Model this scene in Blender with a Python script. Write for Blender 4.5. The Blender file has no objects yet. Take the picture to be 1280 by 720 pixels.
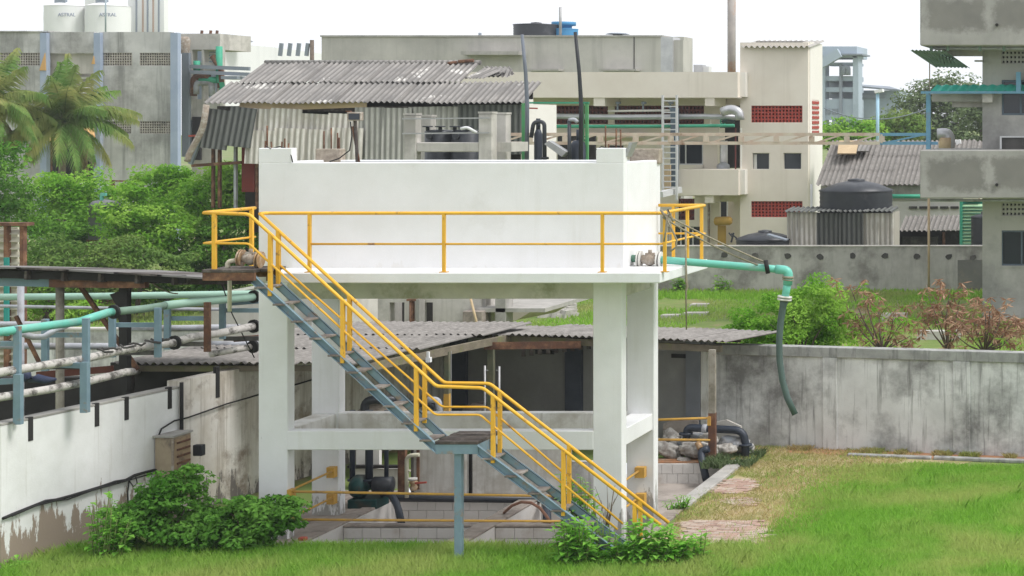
import bpy, bmesh, math, random
import numpy as np
from mathutils import Vector, Matrix, noise
R = math.radians
rnd = random.Random(7)
nr = np.random.RandomState(11)
S = bpy.context.scene
COL = S.collection

# ------------------------------------------------------------------ camera
F, CX, CY, H = 2250.0, 1474.0, 153.0, 6.45      # focal length and principal point in photo pixels, eye height in m
cam = bpy.data.cameras.new('camera'); co = bpy.data.objects.new('camera', cam); COL.objects.link(co)
co.location = (0, 0, H); co.rotation_euler = (R(90), 0, 0)
cam.sensor_width = 36; cam.lens = F / 1280 * 36
cam.shift_x = (640 - CX) / 1280; cam.shift_y = (CY - 360) / 1280
cam.clip_start = 0.5; cam.clip_end = 3000
S.camera = co
# ------------------------------------------------------------------ sky, sun, exposure
SUN_EL, SUN_AZ = 54, 98
W = bpy.data.worlds.new('World'); S.world = W; W.use_nodes = True
wn, wl = W.node_tree.nodes, W.node_tree.links
bg = wn['Background']; bg.inputs[1].default_value = 0.15
sk = wn.new('ShaderNodeTexSky'); sk.sky_type = 'NISHITA'; sk.sun_disc = False
sk.sun_elevation = R(SUN_EL); sk.sun_rotation = R(SUN_AZ); sk.dust_density = 1.5; sk.air_density = 1.0; sk.ozone_density = 1.0
cl = wn.new('ShaderNodeMix'); cl.data_type = 'RGBA'; cl.inputs[0].default_value = .85; cl.inputs[7].default_value = (5.6, 5.8, 6.1, 1)      # even cloud cover over the clear sky
hs = wn.new('ShaderNodeHueSaturation'); hs.inputs['Saturation'].default_value = 0.12; hs.inputs['Value'].default_value = 1.0
wl.new(sk.outputs[0], hs.inputs['Color']); wl.new(hs.outputs[0], cl.inputs[6]); wl.new(cl.outputs[2], bg.inputs[0])
sl = bpy.data.lights.new('sun', 'SUN'); so = bpy.data.objects.new('sun', sl); COL.objects.link(so)
sl.energy = 2.0; sl.angle = R(18); sl.color = (1, .975, .95)
sd = Vector((math.sin(R(SUN_AZ)) * math.cos(R(SUN_EL)), math.cos(R(SUN_AZ)) * math.cos(R(SUN_EL)), math.sin(R(SUN_EL))))
so.rotation_euler = sd.to_track_quat('Z', 'Y').to_euler(); so.location = (0, 0, 60)
S.view_settings.view_transform = 'Standard'; S.view_settings.look = 'None'; S.view_settings.gamma = 1
S.view_settings.exposure = 0.45
S.render.engine = 'CYCLES'
S.cycles.denoising_prefilter = 'NONE'
S.cycles.max_bounces = 6; S.cycles.diffuse_bounces = 3; S.cycles.glossy_bounces = 2; S.cycles.transmission_bounces = 3

# ------------------------------------------------------------------ helpers
def X(u, y): return (u - CX) * y / F
def Z(v, y): return H - (v - CY) * y / F
def P(u, v, y): return Vector((X(u, y), y, Z(v, y)))

class MB:
    """collects boxes, tubes, sheets and leaves into ONE mesh"""
    def __init__(s): s.v = []; s.f = []; s.smooth = set()
    def add(s, vs, fs, smooth=False):
        b = len(s.v); s.v += [tuple(p) for p in vs]
        for f in fs:
            if smooth: s.smooth.add(len(s.f))
            s.f.append(tuple(i + b for i in f))
        return s
    def box(s, x0, x1, y0, y1, z0, z1):
        return s.add([(x0,y0,z0),(x1,y0,z0),(x1,y1,z0),(x0,y1,z0),(x0,y0,z1),(x1,y0,z1),(x1,y1,z1),(x0,y1,z1)],
            [(0,3,2,1),(4,5,6,7),(0,1,5,4),(1,2,6,5),(2,3,7,6),(3,0,4,7)])
    def pb(s, u0, v0, u1, v1, y, d):          # box whose front face covers a pixel rectangle at depth y
        return s.box(X(u0,y), X(u1,y), y, y + d, Z(v1,y), Z(v0,y))
    def bar(s, a, b, w, h=None, up=(0,0,1)):  # square bar from a to b
        a, b = Vector(a), Vector(b); h = h or w; d = (b - a).normalized(); up = Vector(up)
        if abs(d.dot(up)) > .98: up = Vector((0,1,0))
        sx = d.cross(up).normalized() * w / 2; sz = sx.cross(d).normalized() * h / 2
        vs = [p + i * sx + j * sz for p in (a, b) for i, j in ((-1,-1),(1,-1),(1,1),(-1,1))]
        return s.add(vs, [(0,1,2,3),(7,6,5,4),(0,4,5,1),(1,5,6,2),(2,6,7,3),(3,7,4,0)])
    def tube(s, pts, r, n=10, cap=True):
        pts = [Vector(p) for p in pts]; rs = r if isinstance(r, (list, tuple)) else [r] * len(pts)
        vs = []; ref = None
        for i, p in enumerate(pts):
            d = (pts[min(i + 1, len(pts) - 1)] - pts[max(i - 1, 0)]).normalized()
            if ref is None:
                ref = Vector((0,0,1)) if abs(d.z) < .9 else Vector((1,0,0))
            sx = d.cross(ref).normalized(); sy = sx.cross(d).normalized(); ref = sy
            for k in range(n):
                t = 2 * math.pi * k / n
                vs.append(p + (sx * math.cos(t) + sy * math.sin(t)) * rs[i])
        fs = []
        for i in range(len(pts) - 1):
            for k in range(n):
                k2 = (k + 1) % n
                fs.append((i*n+k, i*n+k2, (i+1)*n+k2, (i+1)*n+k))
        s.add(vs, fs, True)
        if cap:
            b = len(s.v) - len(vs)
            s.f.append(tuple(b + k for k in range(n))[::-1]); s.f.append(tuple(b + (len(pts)-1)*n + k for k in range(n)))
        return s
    def cyl(s, x, y, z0, z1, r, n=20, r2=None): return s.tube([(x,y,z0),(x,y,z1)], [r, r if r2 is None else r2], n)
    def lathe(s, x, y, prof, n=24):           # prof: (r, z) from bottom to top
        vs = [(x + r*math.cos(2*math.pi*k/n), y + r*math.sin(2*math.pi*k/n), z) for r, z in prof for k in range(n)]
        fs = [(i*n+k, i*n+(k+1)%n, (i+1)*n+(k+1)%n, (i+1)*n+k) for i in range(len(prof)-1) for k in range(n)]
        return s.add(vs, fs, True)
    def prism(s, pts, d):                     # polygon (list of 3d points) extruded by vector d
        n = len(pts); d = Vector(d); vs = [Vector(p) for p in pts] + [Vector(p) + d for p in pts]
        return s.add(vs, [tuple(range(n)), tuple(range(2*n-1, n-1, -1))] + [(i, i+n, (i+1)%n+n, (i+1)%n) for i in range(n)])
    def corr(s, o, ex, ey, w, l, pitch, amp, k=6, rows=1, jit=0):   # corrugated sheet: w across the waves, l along them
        o, ex, ey = Vector(o), Vector(ex).normalized(), Vector(ey).normalized(); nz = ex.cross(ey).normalized()
        n = max(2, int(w / pitch * k)); vs = []
        for j in range(rows + 1):
            for i in range(n + 1):
                t = i / n * w
                vs.append(o + ex*t + ey*(l*j/rows) + nz*(amp*math.cos(2*math.pi*t/pitch)))
        fs = [(j*(n+1)+i, j*(n+1)+i+1, (j+1)*(n+1)+i+1, (j+1)*(n+1)+i) for j in range(rows) for i in range(n)]
        return s.add(vs, fs, True)
    def mesh(s, name, m, off=(0,0,0)):
        me = bpy.data.meshes.new(name)
        ox, oy, oz = off
        me.from_pydata([(a-ox, b-oy, c-oz) for a, b, c in s.v], [], s.f)
        if m: me.materials.append(m)
        if s.smooth:
            for i in s.smooth: me.polygons[i].use_smooth = True
        me.update(); return me
    def base(s):
        a = np.array(s.v); lo, hi = a.min(0), a.max(0)
        return Vector(((lo[0]+hi[0])/2, (lo[1]+hi[1])/2, lo[2]))

def link(name, data, parent=None, loc=(0,0,0)):
    o = bpy.data.objects.new(name, data); COL.objects.link(o); o.location = loc
    if parent: o.parent = parent
    return o
def tag(o, label=None, cat=None, group=None, kind=None):
    for k, val in (('label', label), ('category', cat), ('group', group), ('kind', kind)):
        if val: o[k] = val
    return o
def bevel(o, w=.012, seg=1):
    m = o.modifiers.new('bevel', 'BEVEL'); m.width = w; m.segments = seg; m.limit_method = 'ANGLE'; return o
class T:
    """a thing: an Empty at its base that parents its parts"""
    def __init__(s, name, label, cat, loc, group=None):
        s.loc = Vector(loc); s.o = link(name, None, None, s.loc); tag(s.o, label, cat, group)
    def part(s, name, mb, m, parent=None, label=None, kind=None, bev=0):
        o = link(name, mb.mesh(name, m, s.loc), parent or s.o)
        if label: o['label'] = label
        if kind: o['kind'] = kind
        if bev: bevel(o, bev)
        return o
    def piece(s, name, me, o, ex, ey, ez, parent=None):   # a copy of a shared mesh put at o with axes ex ey ez
        ob = link(name, me, parent or s.o)
        M_ = Matrix((ex, ey, ez)).transposed().to_4x4(); M_.translation = Vector(o) - s.loc
        ob.matrix_local = M_; return ob
def single(name, label, cat, mb, m, group=None, bev=0):
    b = mb.base(); o = link(name, mb.mesh(name, m, b), None, b); tag(o, label, cat, group)
    if bev: bevel(o, bev)
    return o
def struct(name, mb, m, kind='structure', label=None):
    b = mb.base(); o = link(name, mb.mesh(name, m, b), None, b); tag(o, label, None, None, kind); return o
def dup(t, loc, rz=0, label=None, sc=1):
    c = t.o.copy(); COL.objects.link(c); c.location = loc; c.rotation_euler = (0,0,rz); c.scale = (sc,)*3
    if label: c['label'] = label
    for ch in list(t.o.children):
        d = ch.copy(); COL.objects.link(d); d.parent = c
        for g in list(ch.children):
            e = g.copy(); COL.objects.link(e); e.parent = d
    return c
def arc(c, r, a0, a1, ax, ay, n=6):
    return [Vector(c) + Vector(ax)*(r*math.cos(R(a0+(a1-a0)*i/n))) + Vector(ay)*(r*math.sin(R(a0+(a1-a0)*i/n))) for i in range(n+1)]
def rounded(pts, r, n=5):                     # polyline with rounded corners
    pts = [Vector(p) for p in pts]; out = [pts[0]]
    for i in range(1, len(pts)-1):
        a, b, c = pts[i-1], pts[i], pts[i+1]
        d0 = (a-b); d1 = (c-b); q = min(r, d0.length*.45, d1.length*.45); p0 = b + d0.normalized()*q; p1 = b + d1.normalized()*q
        for k in range(n+1):
            t = k/n; out.append(p0*(1-t)**2 + b*(2*t*(1-t)) + p1*t*t)
    out.append(pts[-1]); return out
def sag(a, b, s, n=10):
    a, b = Vector(a), Vector(b)
    return [a.lerp(b, i/n) - Vector((0,0,4*s*(i/n)*(1-i/n))) for i in range(n+1)]

# ------------------------------------------------------------------ materials
MATS = {}
def mat(name, c1, c2=None, sc=3.0, rough=.85, c3=None, sc3=.7, t3=(.5,.62), st=None, stt=(.52,.75), sts=(5,5,.25), bump=.15, bsc=30,
        metal=0, peel=None, isl=0, spec=.3, amt=1.0, crack=None, groove=None):
    """base colour c1/c2 by fine noise, c3 blotches, st vertical streaks, peel=(colour, z0, height): flaked patches low down"""
    m = bpy.data.materials.new(name); m.use_nodes = True; n, l = m.node_tree.nodes, m.node_tree.links
    bs = n['Principled BSDF']; bs.inputs['Roughness'].default_value = rough; bs.inputs['Metallic'].default_value = metal
    bs.inputs['Specular IOR Level'].default_value = spec
    g = n.new('ShaderNodeNewGeometry'); pos = g.outputs['Position']
    def noise_(scale, vec=pos, det=6, rg=.6):
        t = n.new('ShaderNodeTexNoise'); t.inputs['Scale'].default_value = scale; t.inputs['Detail'].default_value = det
        t.inputs['Roughness'].default_value = rg; l.new(vec, t.inputs['Vector']); return t.outputs['Fac']
    def ramp(fac, a, b):
        t = n.new('ShaderNodeMapRange'); t.inputs['From Min'].default_value = a; t.inputs['From Max'].default_value = b; l.new(fac, t.inputs['Value']); return t.outputs[0]
    def mix(fac, a, b):
        t = n.new('ShaderNodeMix'); t.data_type = 'RGBA'
        l.new(fac, t.inputs[0])
        for sock, val in ((t.inputs[6], a), (t.inputs[7], b)):
            if isinstance(val, tuple): sock.default_value = (*val, 1)
            else: l.new(val, sock)
        return t.outputs[2]
    col = c1
    if c2: col = mix(ramp(noise_(sc), .35, .65), c1, c2)
    if isl: col = mix(g.outputs['Random Per Island'], col, isl)
    if c3: col = mix(ramp(noise_(sc3, det=8, rg=.68), *t3), col, c3)
    if st:
        mp = n.new('ShaderNodeMapping'); mp.inputs['Scale'].default_value = sts; l.new(pos, mp.inputs['Vector'])
        f = ramp(noise_(1.0, mp.outputs[0], 5, .7), *stt)
        if amt < 1:
            mm = n.new('ShaderNodeMath'); mm.operation = 'MULTIPLY'; mm.inputs[1].default_value = amt; l.new(f, mm.inputs[0]); f = mm.outputs[0]
        col = mix(f, col, st)
    if peel:
        sx = n.new('ShaderNodeSeparateXYZ'); l.new(pos, sx.inputs[0])
        zz = ramp(sx.outputs['Z'], peel[1] + peel[2], peel[1])
        mp = n.new('ShaderNodeMapping'); mp.inputs['Scale'].default_value = (4.5,4.5,.9); l.new(pos, mp.inputs['Vector'])
        ad = n.new('ShaderNodeMath'); ad.operation = 'MULTIPLY_ADD'; l.new(zz, ad.inputs[0]); ad.inputs[1].default_value = .40
        l.new(noise_(1.3, mp.outputs[0], 9, .72), ad.inputs[2])
        col = mix(ramp(ad.outputs[0], .70, .73), col, peel[0])
    if groove:                                 # (pitch, colour): groove shade put into the colour of a corrugated sheet's valleys
        tc = n.new('ShaderNodeTexCoord'); sg = n.new('ShaderNodeSeparateXYZ'); l.new(tc.outputs['Object'], sg.inputs[0])
        m1 = n.new('ShaderNodeMath'); m1.operation = 'MULTIPLY'; m1.inputs[1].default_value = 2*math.pi/groove[0]; l.new(sg.outputs['X'], m1.inputs[0])
        m2 = n.new('ShaderNodeMath'); m2.operation = 'COSINE'; l.new(m1.outputs[0], m2.inputs[0])
        col = mix(ramp(m2.outputs[0], .25, -.7), col, groove[1])
    if crack:                                  # (colour, cell scale, width): wandering hairline cracks
        ns = n.new('ShaderNodeTexNoise'); ns.inputs['Scale'].default_value = 2.5; ns.inputs['Detail'].default_value = 5; l.new(pos, ns.inputs['Vector'])
        va = n.new('ShaderNodeVectorMath'); va.operation = 'MULTIPLY_ADD'; va.inputs[1].default_value = (.5,.5,.5); l.new(ns.outputs['Color'], va.inputs[0]); l.new(pos, va.inputs[2])
        vo = n.new('ShaderNodeTexVoronoi'); vo.feature = 'DISTANCE_TO_EDGE'; vo.inputs['Scale'].default_value = crack[1]; l.new(va.outputs[0], vo.inputs['Vector'])
        mk = ramp(noise_(.55, det=3), .50, .62); mm = n.new('ShaderNodeMath'); mm.operation = 'MULTIPLY'; l.new(ramp(vo.outputs['Distance'], crack[2], crack[2]*.3), mm.inputs[0]); l.new(mk, mm.inputs[1])
        col = mix(mm.outputs[0], col, crack[0])
    if isinstance(col, tuple): bs.inputs['Base Color'].default_value = (*col, 1)
    else: l.new(col, bs.inputs['Base Color'])
    if bump:
        b = n.new('ShaderNodeBump'); b.inputs['Strength'].default_value = bump; b.inputs['Distance'].default_value = .02
        l.new(noise_(bsc, det=4), b.inputs['Height']); l.new(b.outputs[0], bs.inputs['Normal'])
    MATS[name] = m; return m
def leafmat(name, a, b, trans=.35, c=None, sc=.8):
    m = bpy.data.materials.new(name); m.use_nodes = True; n, l = m.node_tree.nodes, m.node_tree.links
    n.remove(n['Principled BSDF']); out = n['Material Output']
    g = n.new('ShaderNodeNewGeometry')
    mx = n.new('ShaderNodeMix'); mx.data_type = 'RGBA'; mx.inputs[6].default_value = (*a,1); mx.inputs[7].default_value = (*b,1)
    l.new(g.outputs['Random Per Island'], mx.inputs[0]); col = mx.outputs[2]
    if c:
        t = n.new('ShaderNodeTexNoise'); t.inputs['Scale'].default_value = sc; t.inputs['Detail'].default_value = 4; l.new(g.outputs['Position'], t.inputs['Vector'])
        r = n.new('ShaderNodeMapRange'); r.inputs['From Min'].default_value = .42; r.inputs['From Max'].default_value = .62; l.new(t.outputs['Fac'], r.inputs['Value'])
        m2 = n.new('ShaderNodeMix'); m2.data_type = 'RGBA'; m2.inputs[7].default_value = (*c,1); l.new(r.outputs[0], m2.inputs[0]); l.new(col, m2.inputs[6]); col = m2.outputs[2]
    d = n.new('ShaderNodeBsdfDiffuse'); tr = n.new('ShaderNodeBsdfTranslucent'); ms = n.new('ShaderNodeMixShader'); ms.inputs[0].default_value = trans
    l.new(col, d.inputs[0]); l.new(col, tr.inputs[0]); l.new(d.outputs[0], ms.inputs[1]); l.new(tr.outputs[0], ms.inputs[2]); l.new(ms.outputs[0], out.inputs[0])
    MATS[name] = m; return m
white = mat('white_paint', (.775,.775,.78), (.725,.725,.72), 2.0, .7, st=(.60,.585,.53), stt=(.56,.9), sts=(4,4,.3), amt=.5, c3=(.60,.59,.56), sc3=.9, t3=(.58,.85), bump=.06)
white_col = mat('stained_white_column', (.775,.775,.78), (.72,.72,.715), 2.0, .7, st=(.58,.57,.53), stt=(.55,.85), sts=(6,6,.3), amt=.6, peel=((.36,.35,.33), -.35, 1.25), bump=.08)
white_tank = mat('white_tank_paint', (.775,.775,.78), (.73,.73,.728), 2.0, .7, st=(.60,.59,.55), stt=(.56,.85), sts=(3,3,.2), amt=.5, c3=(.62,.615,.59), sc3=.8, t3=(.58,.82), peel=((.715,.71,.695), 4.02, .35), bump=.06)
white_dirty = mat('dirty_white_plaster', (.72,.71,.68), (.58,.56,.52), 2.2, .85, st=(.36,.33,.28), stt=(.5,.78), c3=(.50,.47,.42), sc3=1.1, bump=.12)
left_wall_m = mat('peeling_whitewash', (.80,.80,.79), (.72,.72,.70), 2.5, .8, st=(.45,.42,.36), stt=(.58,.8), sts=(7,7,.25), amt=.6, peel=((.30,.24,.19), .0, 1.25), bump=.12)
stained_wall = mat('stained_plaster', (.75,.72,.67), (.60,.55,.48), 2.0, .85, st=(.30,.25,.19), stt=(.48,.68), sts=(6,6,.3), amt=.85, c3=(.26,.21,.17), sc3=1.5, t3=(.52,.66), peel=((.17,.15,.135), -.5, 1.3), bump=.15)
grey_white = mat('weathered_grey_plaster', (.74,.735,.725), (.58,.575,.565), 1.5, .88, c3=(.21,.205,.20), sc3=.8, t3=(.46,.66), st=(.16,.155,.15), stt=(.54,.70), sts=(10,10,.55), amt=.75, bump=.15)
coping_m = mat('coping_concrete', (.40,.40,.38), (.27,.27,.26), 3, .9, st=(.15,.15,.145), stt=(.5,.65), sts=(6,6,1), amt=.8, bump=.2)
concrete = mat('raw_concrete', (.44,.42,.39), (.35,.335,.31), 2.5, .9, c3=(.28,.27,.25), sc3=.6, st=(.25,.24,.22), stt=(.52,.8), amt=.6, bump=.2)
concrete_pale = mat('pale_concrete', (.56,.53,.49), (.46,.44,.40), 2.0, .9, c3=(.36,.34,.31), sc3=.5, st=(.33,.31,.28), amt=.6, bump=.15)
bare_beam = mat('unpainted_beam_plaster', (.58,.565,.50), (.49,.475,.42), 3, .9, c3=(.34,.34,.25), sc3=1.3, bump=.15)  # bare plaster in its own grey green tone
old_facade = mat('old_stained_facade', (.60,.59,.57), (.46,.455,.44), .8, .9, c3=(.27,.265,.25), sc3=.30, t3=(.5,.68), st=(.19,.19,.18), stt=(.5,.68), sts=(1.6,1.6,.09), amt=.85, bump=.1)
blue_pil = mat('blue_grey_paint', (.30,.36,.47), (.36,.42,.52), 1.2, .8, c3=(.48,.49,.50), sc3=.5, t3=(.56,.68), bump=.05)
grey_block = mat('grey_concrete_long_facade', (.54,.515,.475), (.47,.45,.415), .5, .9, c3=(.36,.345,.32), sc3=.18, t3=(.48,.7), st=(.25,.24,.22), sts=(.9,.9,.06), amt=.6, bump=.05)
beige = mat('cream_wall_paint', (.80,.735,.64), (.74,.67,.575), .7, .85, st=(.50,.44,.35), stt=(.58,.9), sts=(1.8,1.8,.08), amt=.55, bump=.05)
beige_pale = mat('pale_cream_paint', (.82,.79,.73), (.77,.74,.68), .7, .85, st=(.55,.5,.42), stt=(.6,.9), sts=(1.8,1.8,.08), amt=.4, bump=.05)
rblock = mat('grey_cement_render', (.47,.455,.435), (.41,.395,.375), .9, .9, c3=(.25,.245,.235), sc3=.33, t3=(.5,.68), st=(.27,.26,.25), sts=(2.2,2.2,.2), amt=.5, bump=.08)
rpatch = mat('damp_cement_patch', (.24,.235,.22), (.19,.185,.175), 1.1, .9, c3=(.30,.27,.22), sc3=.8, bump=.08)
def patched(name, px, x0, zs, hx, hz):
    m = mat(name, (.41,.395,.37), (.34,.33,.305), .9, .9, c3=(.27,.26,.24), sc3=.5, t3=(.5,.68), st=(.27,.26,.25), sts=(2.2,2.2,.2), amt=.5, bump=.1)
    n, l = m.node_tree.nodes, m.node_tree.links; bs = n['Principled BSDF']; old = bs.inputs['Base Color'].links[0].from_socket
    g = n.new('ShaderNodeNewGeometry'); s = n.new('ShaderNodeSeparateXYZ'); l.new(g.outputs['Position'], s.inputs[0])
    def M(op, a, b=None, c=None):
        q = n.new('ShaderNodeMath'); q.operation = op
        for i, v in enumerate((a, b, c)):
            if v is None: continue
            if isinstance(v, (int, float)): q.inputs[i].default_value = v
            else: l.new(v, q.inputs[i])
        return q.outputs[0]
    dx = M('SUBTRACT', M('ABSOLUTE', M('SUBTRACT', M('FLOORED_MODULO', M('SUBTRACT', s.outputs['X'], x0), px), px/2)), hx)
    dz = None
    for z in zs:
        q = M('SUBTRACT', M('ABSOLUTE', M('SUBTRACT', s.outputs['Z'], z)), hz); dz = q if dz is None else M('MINIMUM', dz, q)
    t = n.new('ShaderNodeTexNoise'); t.inputs['Scale'].default_value = 2.2; t.inputs['Detail'].default_value = 9; t.inputs['Roughness'].default_value = .72; l.new(g.outputs['Position'], t.inputs['Vector'])
    f = M('MULTIPLY_ADD', t.outputs['Fac'], .9, M('ADD', M('MAXIMUM', dx, dz), -.45))
    r = n.new('ShaderNodeMapRange'); r.inputs['From Min'].default_value = .12; r.inputs['From Max'].default_value = -.10; l.new(f, r.inputs['Value'])
    t2 = n.new('ShaderNodeTexNoise'); t2.inputs['Scale'].default_value = 1.4; t2.inputs['Detail'].default_value = 8; l.new(g.outputs['Position'], t2.inputs['Vector'])
    mx0 = n.new('ShaderNodeMix'); mx0.data_type = 'RGBA'; mx0.inputs[6].default_value = (.17,.165,.155,1); mx0.inputs[7].default_value = (.30,.285,.255,1); l.new(t2.outputs['Fac'], mx0.inputs[0])
    mx = n.new('ShaderNodeMix'); mx.data_type = 'RGBA'; l.new(r.outputs[0], mx.inputs[0]); l.new(old, mx.inputs[6]); l.new(mx0.outputs[2], mx.inputs[7]); l.new(mx.outputs[2], bs.inputs['Base Color'])
    return m
yellow = mat('yellow_rail_paint', (.82,.46,.05), (.76,.41,.04), 6, .45, c3=(.30,.15,.06), sc3=4.5, t3=(.60,.68), bump=.05)
yellow_old = mat('faded_yellow_paint', (.62,.36,.06), (.5,.29,.08), 6, .6, c3=(.33,.2,.1), sc3=4, t3=(.55,.7), bump=.08)
steel_blue = mat('blue_grey_steel', (.20,.29,.34), (.16,.24,.29), 5, .55, c3=(.26,.20,.15), sc3=3.2, t3=(.56,.66), bump=.08)
rust = mat('rusty_steel', (.16,.075,.045), (.10,.055,.04), 8, .9, c3=(.26,.14,.08), sc3=3, bump=.3)
dark_wood = mat('dark_weathered_planks', (.085,.07,.06), (.05,.043,.04), 7, .9, c3=(.16,.14,.125), sc3=4, bump=.3)
tread_m = mat('worn_tread', (.22,.19,.165), (.13,.11,.10), 8, .9, c3=(.34,.31,.28), sc3=4, bump=.25)
mint = mat('mint_pipe_paint', (.16,.52,.42), (.13,.46,.37), 3, .4, c3=(.26,.46,.39), sc3=2.2, t3=(.52,.7), st=(.12,.30,.25), sts=(3,3,3), stt=(.58,.7), amt=.6, bump=.05, spec=.4)
mint_pale = mat('pale_mint_pipe', (.36,.54,.44), (.30,.47,.38), 2, .5, c3=(.20,.28,.24), sc3=1.2, t3=(.58,.72), bump=.05)
hose_m = mat('grey_green_hose', (.085,.125,.115), (.07,.10,.095), 5, .6, bump=.1)
white_pipe = mat('wrapped_white_pipe', (.60,.57,.54), (.48,.45,.42), 8, .85, c3=(.13,.12,.11), sc3=6, t3=(.50,.62), bump=.6, bsc=16)
grey_pipe = mat('grey_pipe', (.42,.43,.46), (.34,.35,.38), 4, .5, c3=(.26,.25,.25), sc3=2, bump=.05)
black_plastic = mat('black_plastic', (.030,.034,.042), (.022,.025,.032), 3, .45, c3=(.07,.073,.08), sc3=1.0, t3=(.56,.72), bump=.03, spec=.5)
pipe_dark = mat('dark_blue_pipe', (.025,.035,.055), (.02,.027,.04), 4, .5, bump=.05, spec=.5)
teal_dark = mat('dark_teal_pump_paint', (.01,.06,.055), (.008,.04,.04), 5, .5, c3=(.05,.05,.04), sc3=4, bump=.05)
brass = mat('dull_brass', (.45,.30,.16), (.32,.2,.11), 10, .5, metal=.3, c3=(.5,.4,.3), sc3=8, bump=.1)
red_paint = mat('faded_red_paint', (.45,.09,.06), (.35,.07,.05), 6, .6)
valve_m = mat('weathered_valve_iron', (.36,.30,.24), (.26,.21,.17), 12, .8, c3=(.45,.41,.36), sc3=7, bump=.3)
asbestos = mat('weathered_asbestos_sheet', (.29,.27,.25), (.20,.185,.17), 5, .95, c3=(.14,.13,.12), sc3=1.6, t3=(.52,.72), st=(.16,.145,.135), sts=(6,.6,6), amt=.5, bump=.2, groove=(.146, (.13,.12,.11)))
store_sheet = mat('store_roof_sheet', (.29,.27,.25), (.20,.185,.17), 5, .95, c3=(.14,.13,.12), sc3=1.6, t3=(.52,.72), st=(.16,.145,.135), sts=(6,.6,6), amt=.5, bump=.2, groove=(.20, (.20,.185,.17)))
asb_old = mat('patched_asbestos_sheet', (.33,.31,.29), (.22,.21,.20), 1.2, .95, c3=(.66,.64,.60), sc3=.8, t3=(.60,.64), st=(.14,.135,.13), sts=(2.2,.5,.5), stt=(.5,.7), amt=.6, bump=.1, groove=(.19, (.17,.16,.15)))
asb_white = mat('bleached_sheet', (.74,.71,.66), (.58,.54,.48), 2.5, .95, st=(.24,.225,.205), stt=(.5,.64), sts=(3.5,3.5,.22), amt=.8, c3=(.48,.40,.31), sc3=1, t3=(.6,.75), bump=.1, groove=(.19, (.42,.39,.34)))
asb_grey = mat('grey_wall_sheet', (.50,.49,.45), (.38,.37,.34), 2, .95, st=(.18,.18,.165), stt=(.5,.66), sts=(3,3,.15), amt=.7, bump=.1, groove=(.19, (.28,.275,.25)))
asb_dark = mat('dark_wall_sheet', (.16,.165,.155), (.125,.13,.122), 2, .95, st=(.26,.265,.25), stt=(.58,.8), sts=(3,3,.15), amt=.5, bump=.1, groove=(.19, (.075,.08,.075)))
plywood = mat('tan_board', (.56,.43,.27), (.48,.36,.22), 2, .9, st=(.35,.25,.16), amt=.5, bump=.05)
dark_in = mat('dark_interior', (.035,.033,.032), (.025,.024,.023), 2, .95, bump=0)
sooty = mat('dark_wall', (.10,.095,.09), (.06,.057,.054), 2, .95, c3=(.16,.15,.14), sc3=1.2, bump=.1)
lattice_red = mat('red_breeze_block', (.42,.075,.055), (.35,.06,.045), 3, .85, bump=.1)
lattice_grey = mat('grey_breeze_block', (.46,.42,.37), (.36,.33,.29), 3, .9, c3=(.2,.19,.17), sc3=1, bump=.1)
maroon = mat('dark_maroon_block', (.17,.05,.045), (.12,.04,.038), 3, .9)
glass = mat('dark_window_glass', (.025,.032,.042), None, rough=.12, bump=0, spec=.5)
win_frame = mat('grey_white_frame', (.66,.66,.66), (.58,.58,.58), 4, .6, bump=.03)
win_dark = mat('slate_blue_frame', (.12,.16,.20), (.10,.13,.165), 4, .6, bump=.03)
green_post = mat('green_paint', (.08,.34,.14), (.11,.30,.12), 3, .6, c3=(.28,.27,.2), sc3=1.5, t3=(.6,.72), bump=.1)
green_pipe = mat('green_pipe', (.06,.38,.24), (.05,.32,.20), 3, .5)
sky_blue = mat('sky_blue_paint', (.17,.36,.50), (.14,.30,.43), 2, .6, c3=(.28,.30,.31), sc3=1, t3=(.6,.72), bump=.05)
teal_sheet = mat('teal_sheet', (.05,.52,.40), (.045,.45,.35), 2, .6)
green_grey = mat('grey_green_sheet', (.22,.30,.27), (.17,.24,.215), 2, .8)
rusty_truss = mat('faded_red_oxide', (.56,.41,.33), (.63,.56,.46), 2.5, .85, c3=(.27,.15,.10), sc3=1.2, t3=(.56,.7), bump=.05)
silver = mat('silver_lagging', (.56,.56,.57), (.45,.45,.47), 2, .4, metal=.4)
far_blue = mat('pale_blue_cladding', (.42,.49,.56), (.38,.45,.52), .2, .8, c3=(.30,.36,.42), sc3=.08, bump=0)
far_white = mat('pale_white_cladding', (.80,.80,.79), (.74,.74,.73), .1, .8, st=(.60,.60,.60), sts=(.5,.5,.03), amt=.5, bump=0)
far_grey = mat('far_grey_steel', (.26,.29,.33), (.21,.24,.28), .2, .8, bump=0)
cream_slat = mat('cream_slat', (.66,.64,.50), (.55,.52,.41), 4, .8, c3=(.38,.24,.13), sc3=2, t3=(.58,.7), bump=.1)
pale_green = mat('pale_green_slat', (.42,.62,.38), (.36,.54,.33), 3, .8)
block_white = mat('whitewashed_block', (.70,.68,.65), (.60,.575,.54), 4, .9, c3=(.46,.40,.35), sc3=1.4, t3=(.54,.72), bump=.2, isl=(.62,.59,.56))
block_brown = mat('stained_block', (.50,.33,.20), (.38,.25,.16), 4, .9, c3=(.60,.52,.43), sc3=1.4, bump=.2)
brick_m = mat('pink_paver', (.44,.30,.24), (.36,.24,.19), 5, .95, c3=(.50,.42,.34), sc3=1.6, bump=.3)
redsoil = mat('red_soil', (.46,.22,.11), (.38,.20,.11), 6, 1, c3=(.40,.28,.2), sc3=2, bump=.4)
pit_conc = mat('pit_edge_concrete', (.36,.31,.27), (.27,.23,.20), 5, .95, c3=(.20,.17,.15), sc3=1.8, bump=.3)
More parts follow.
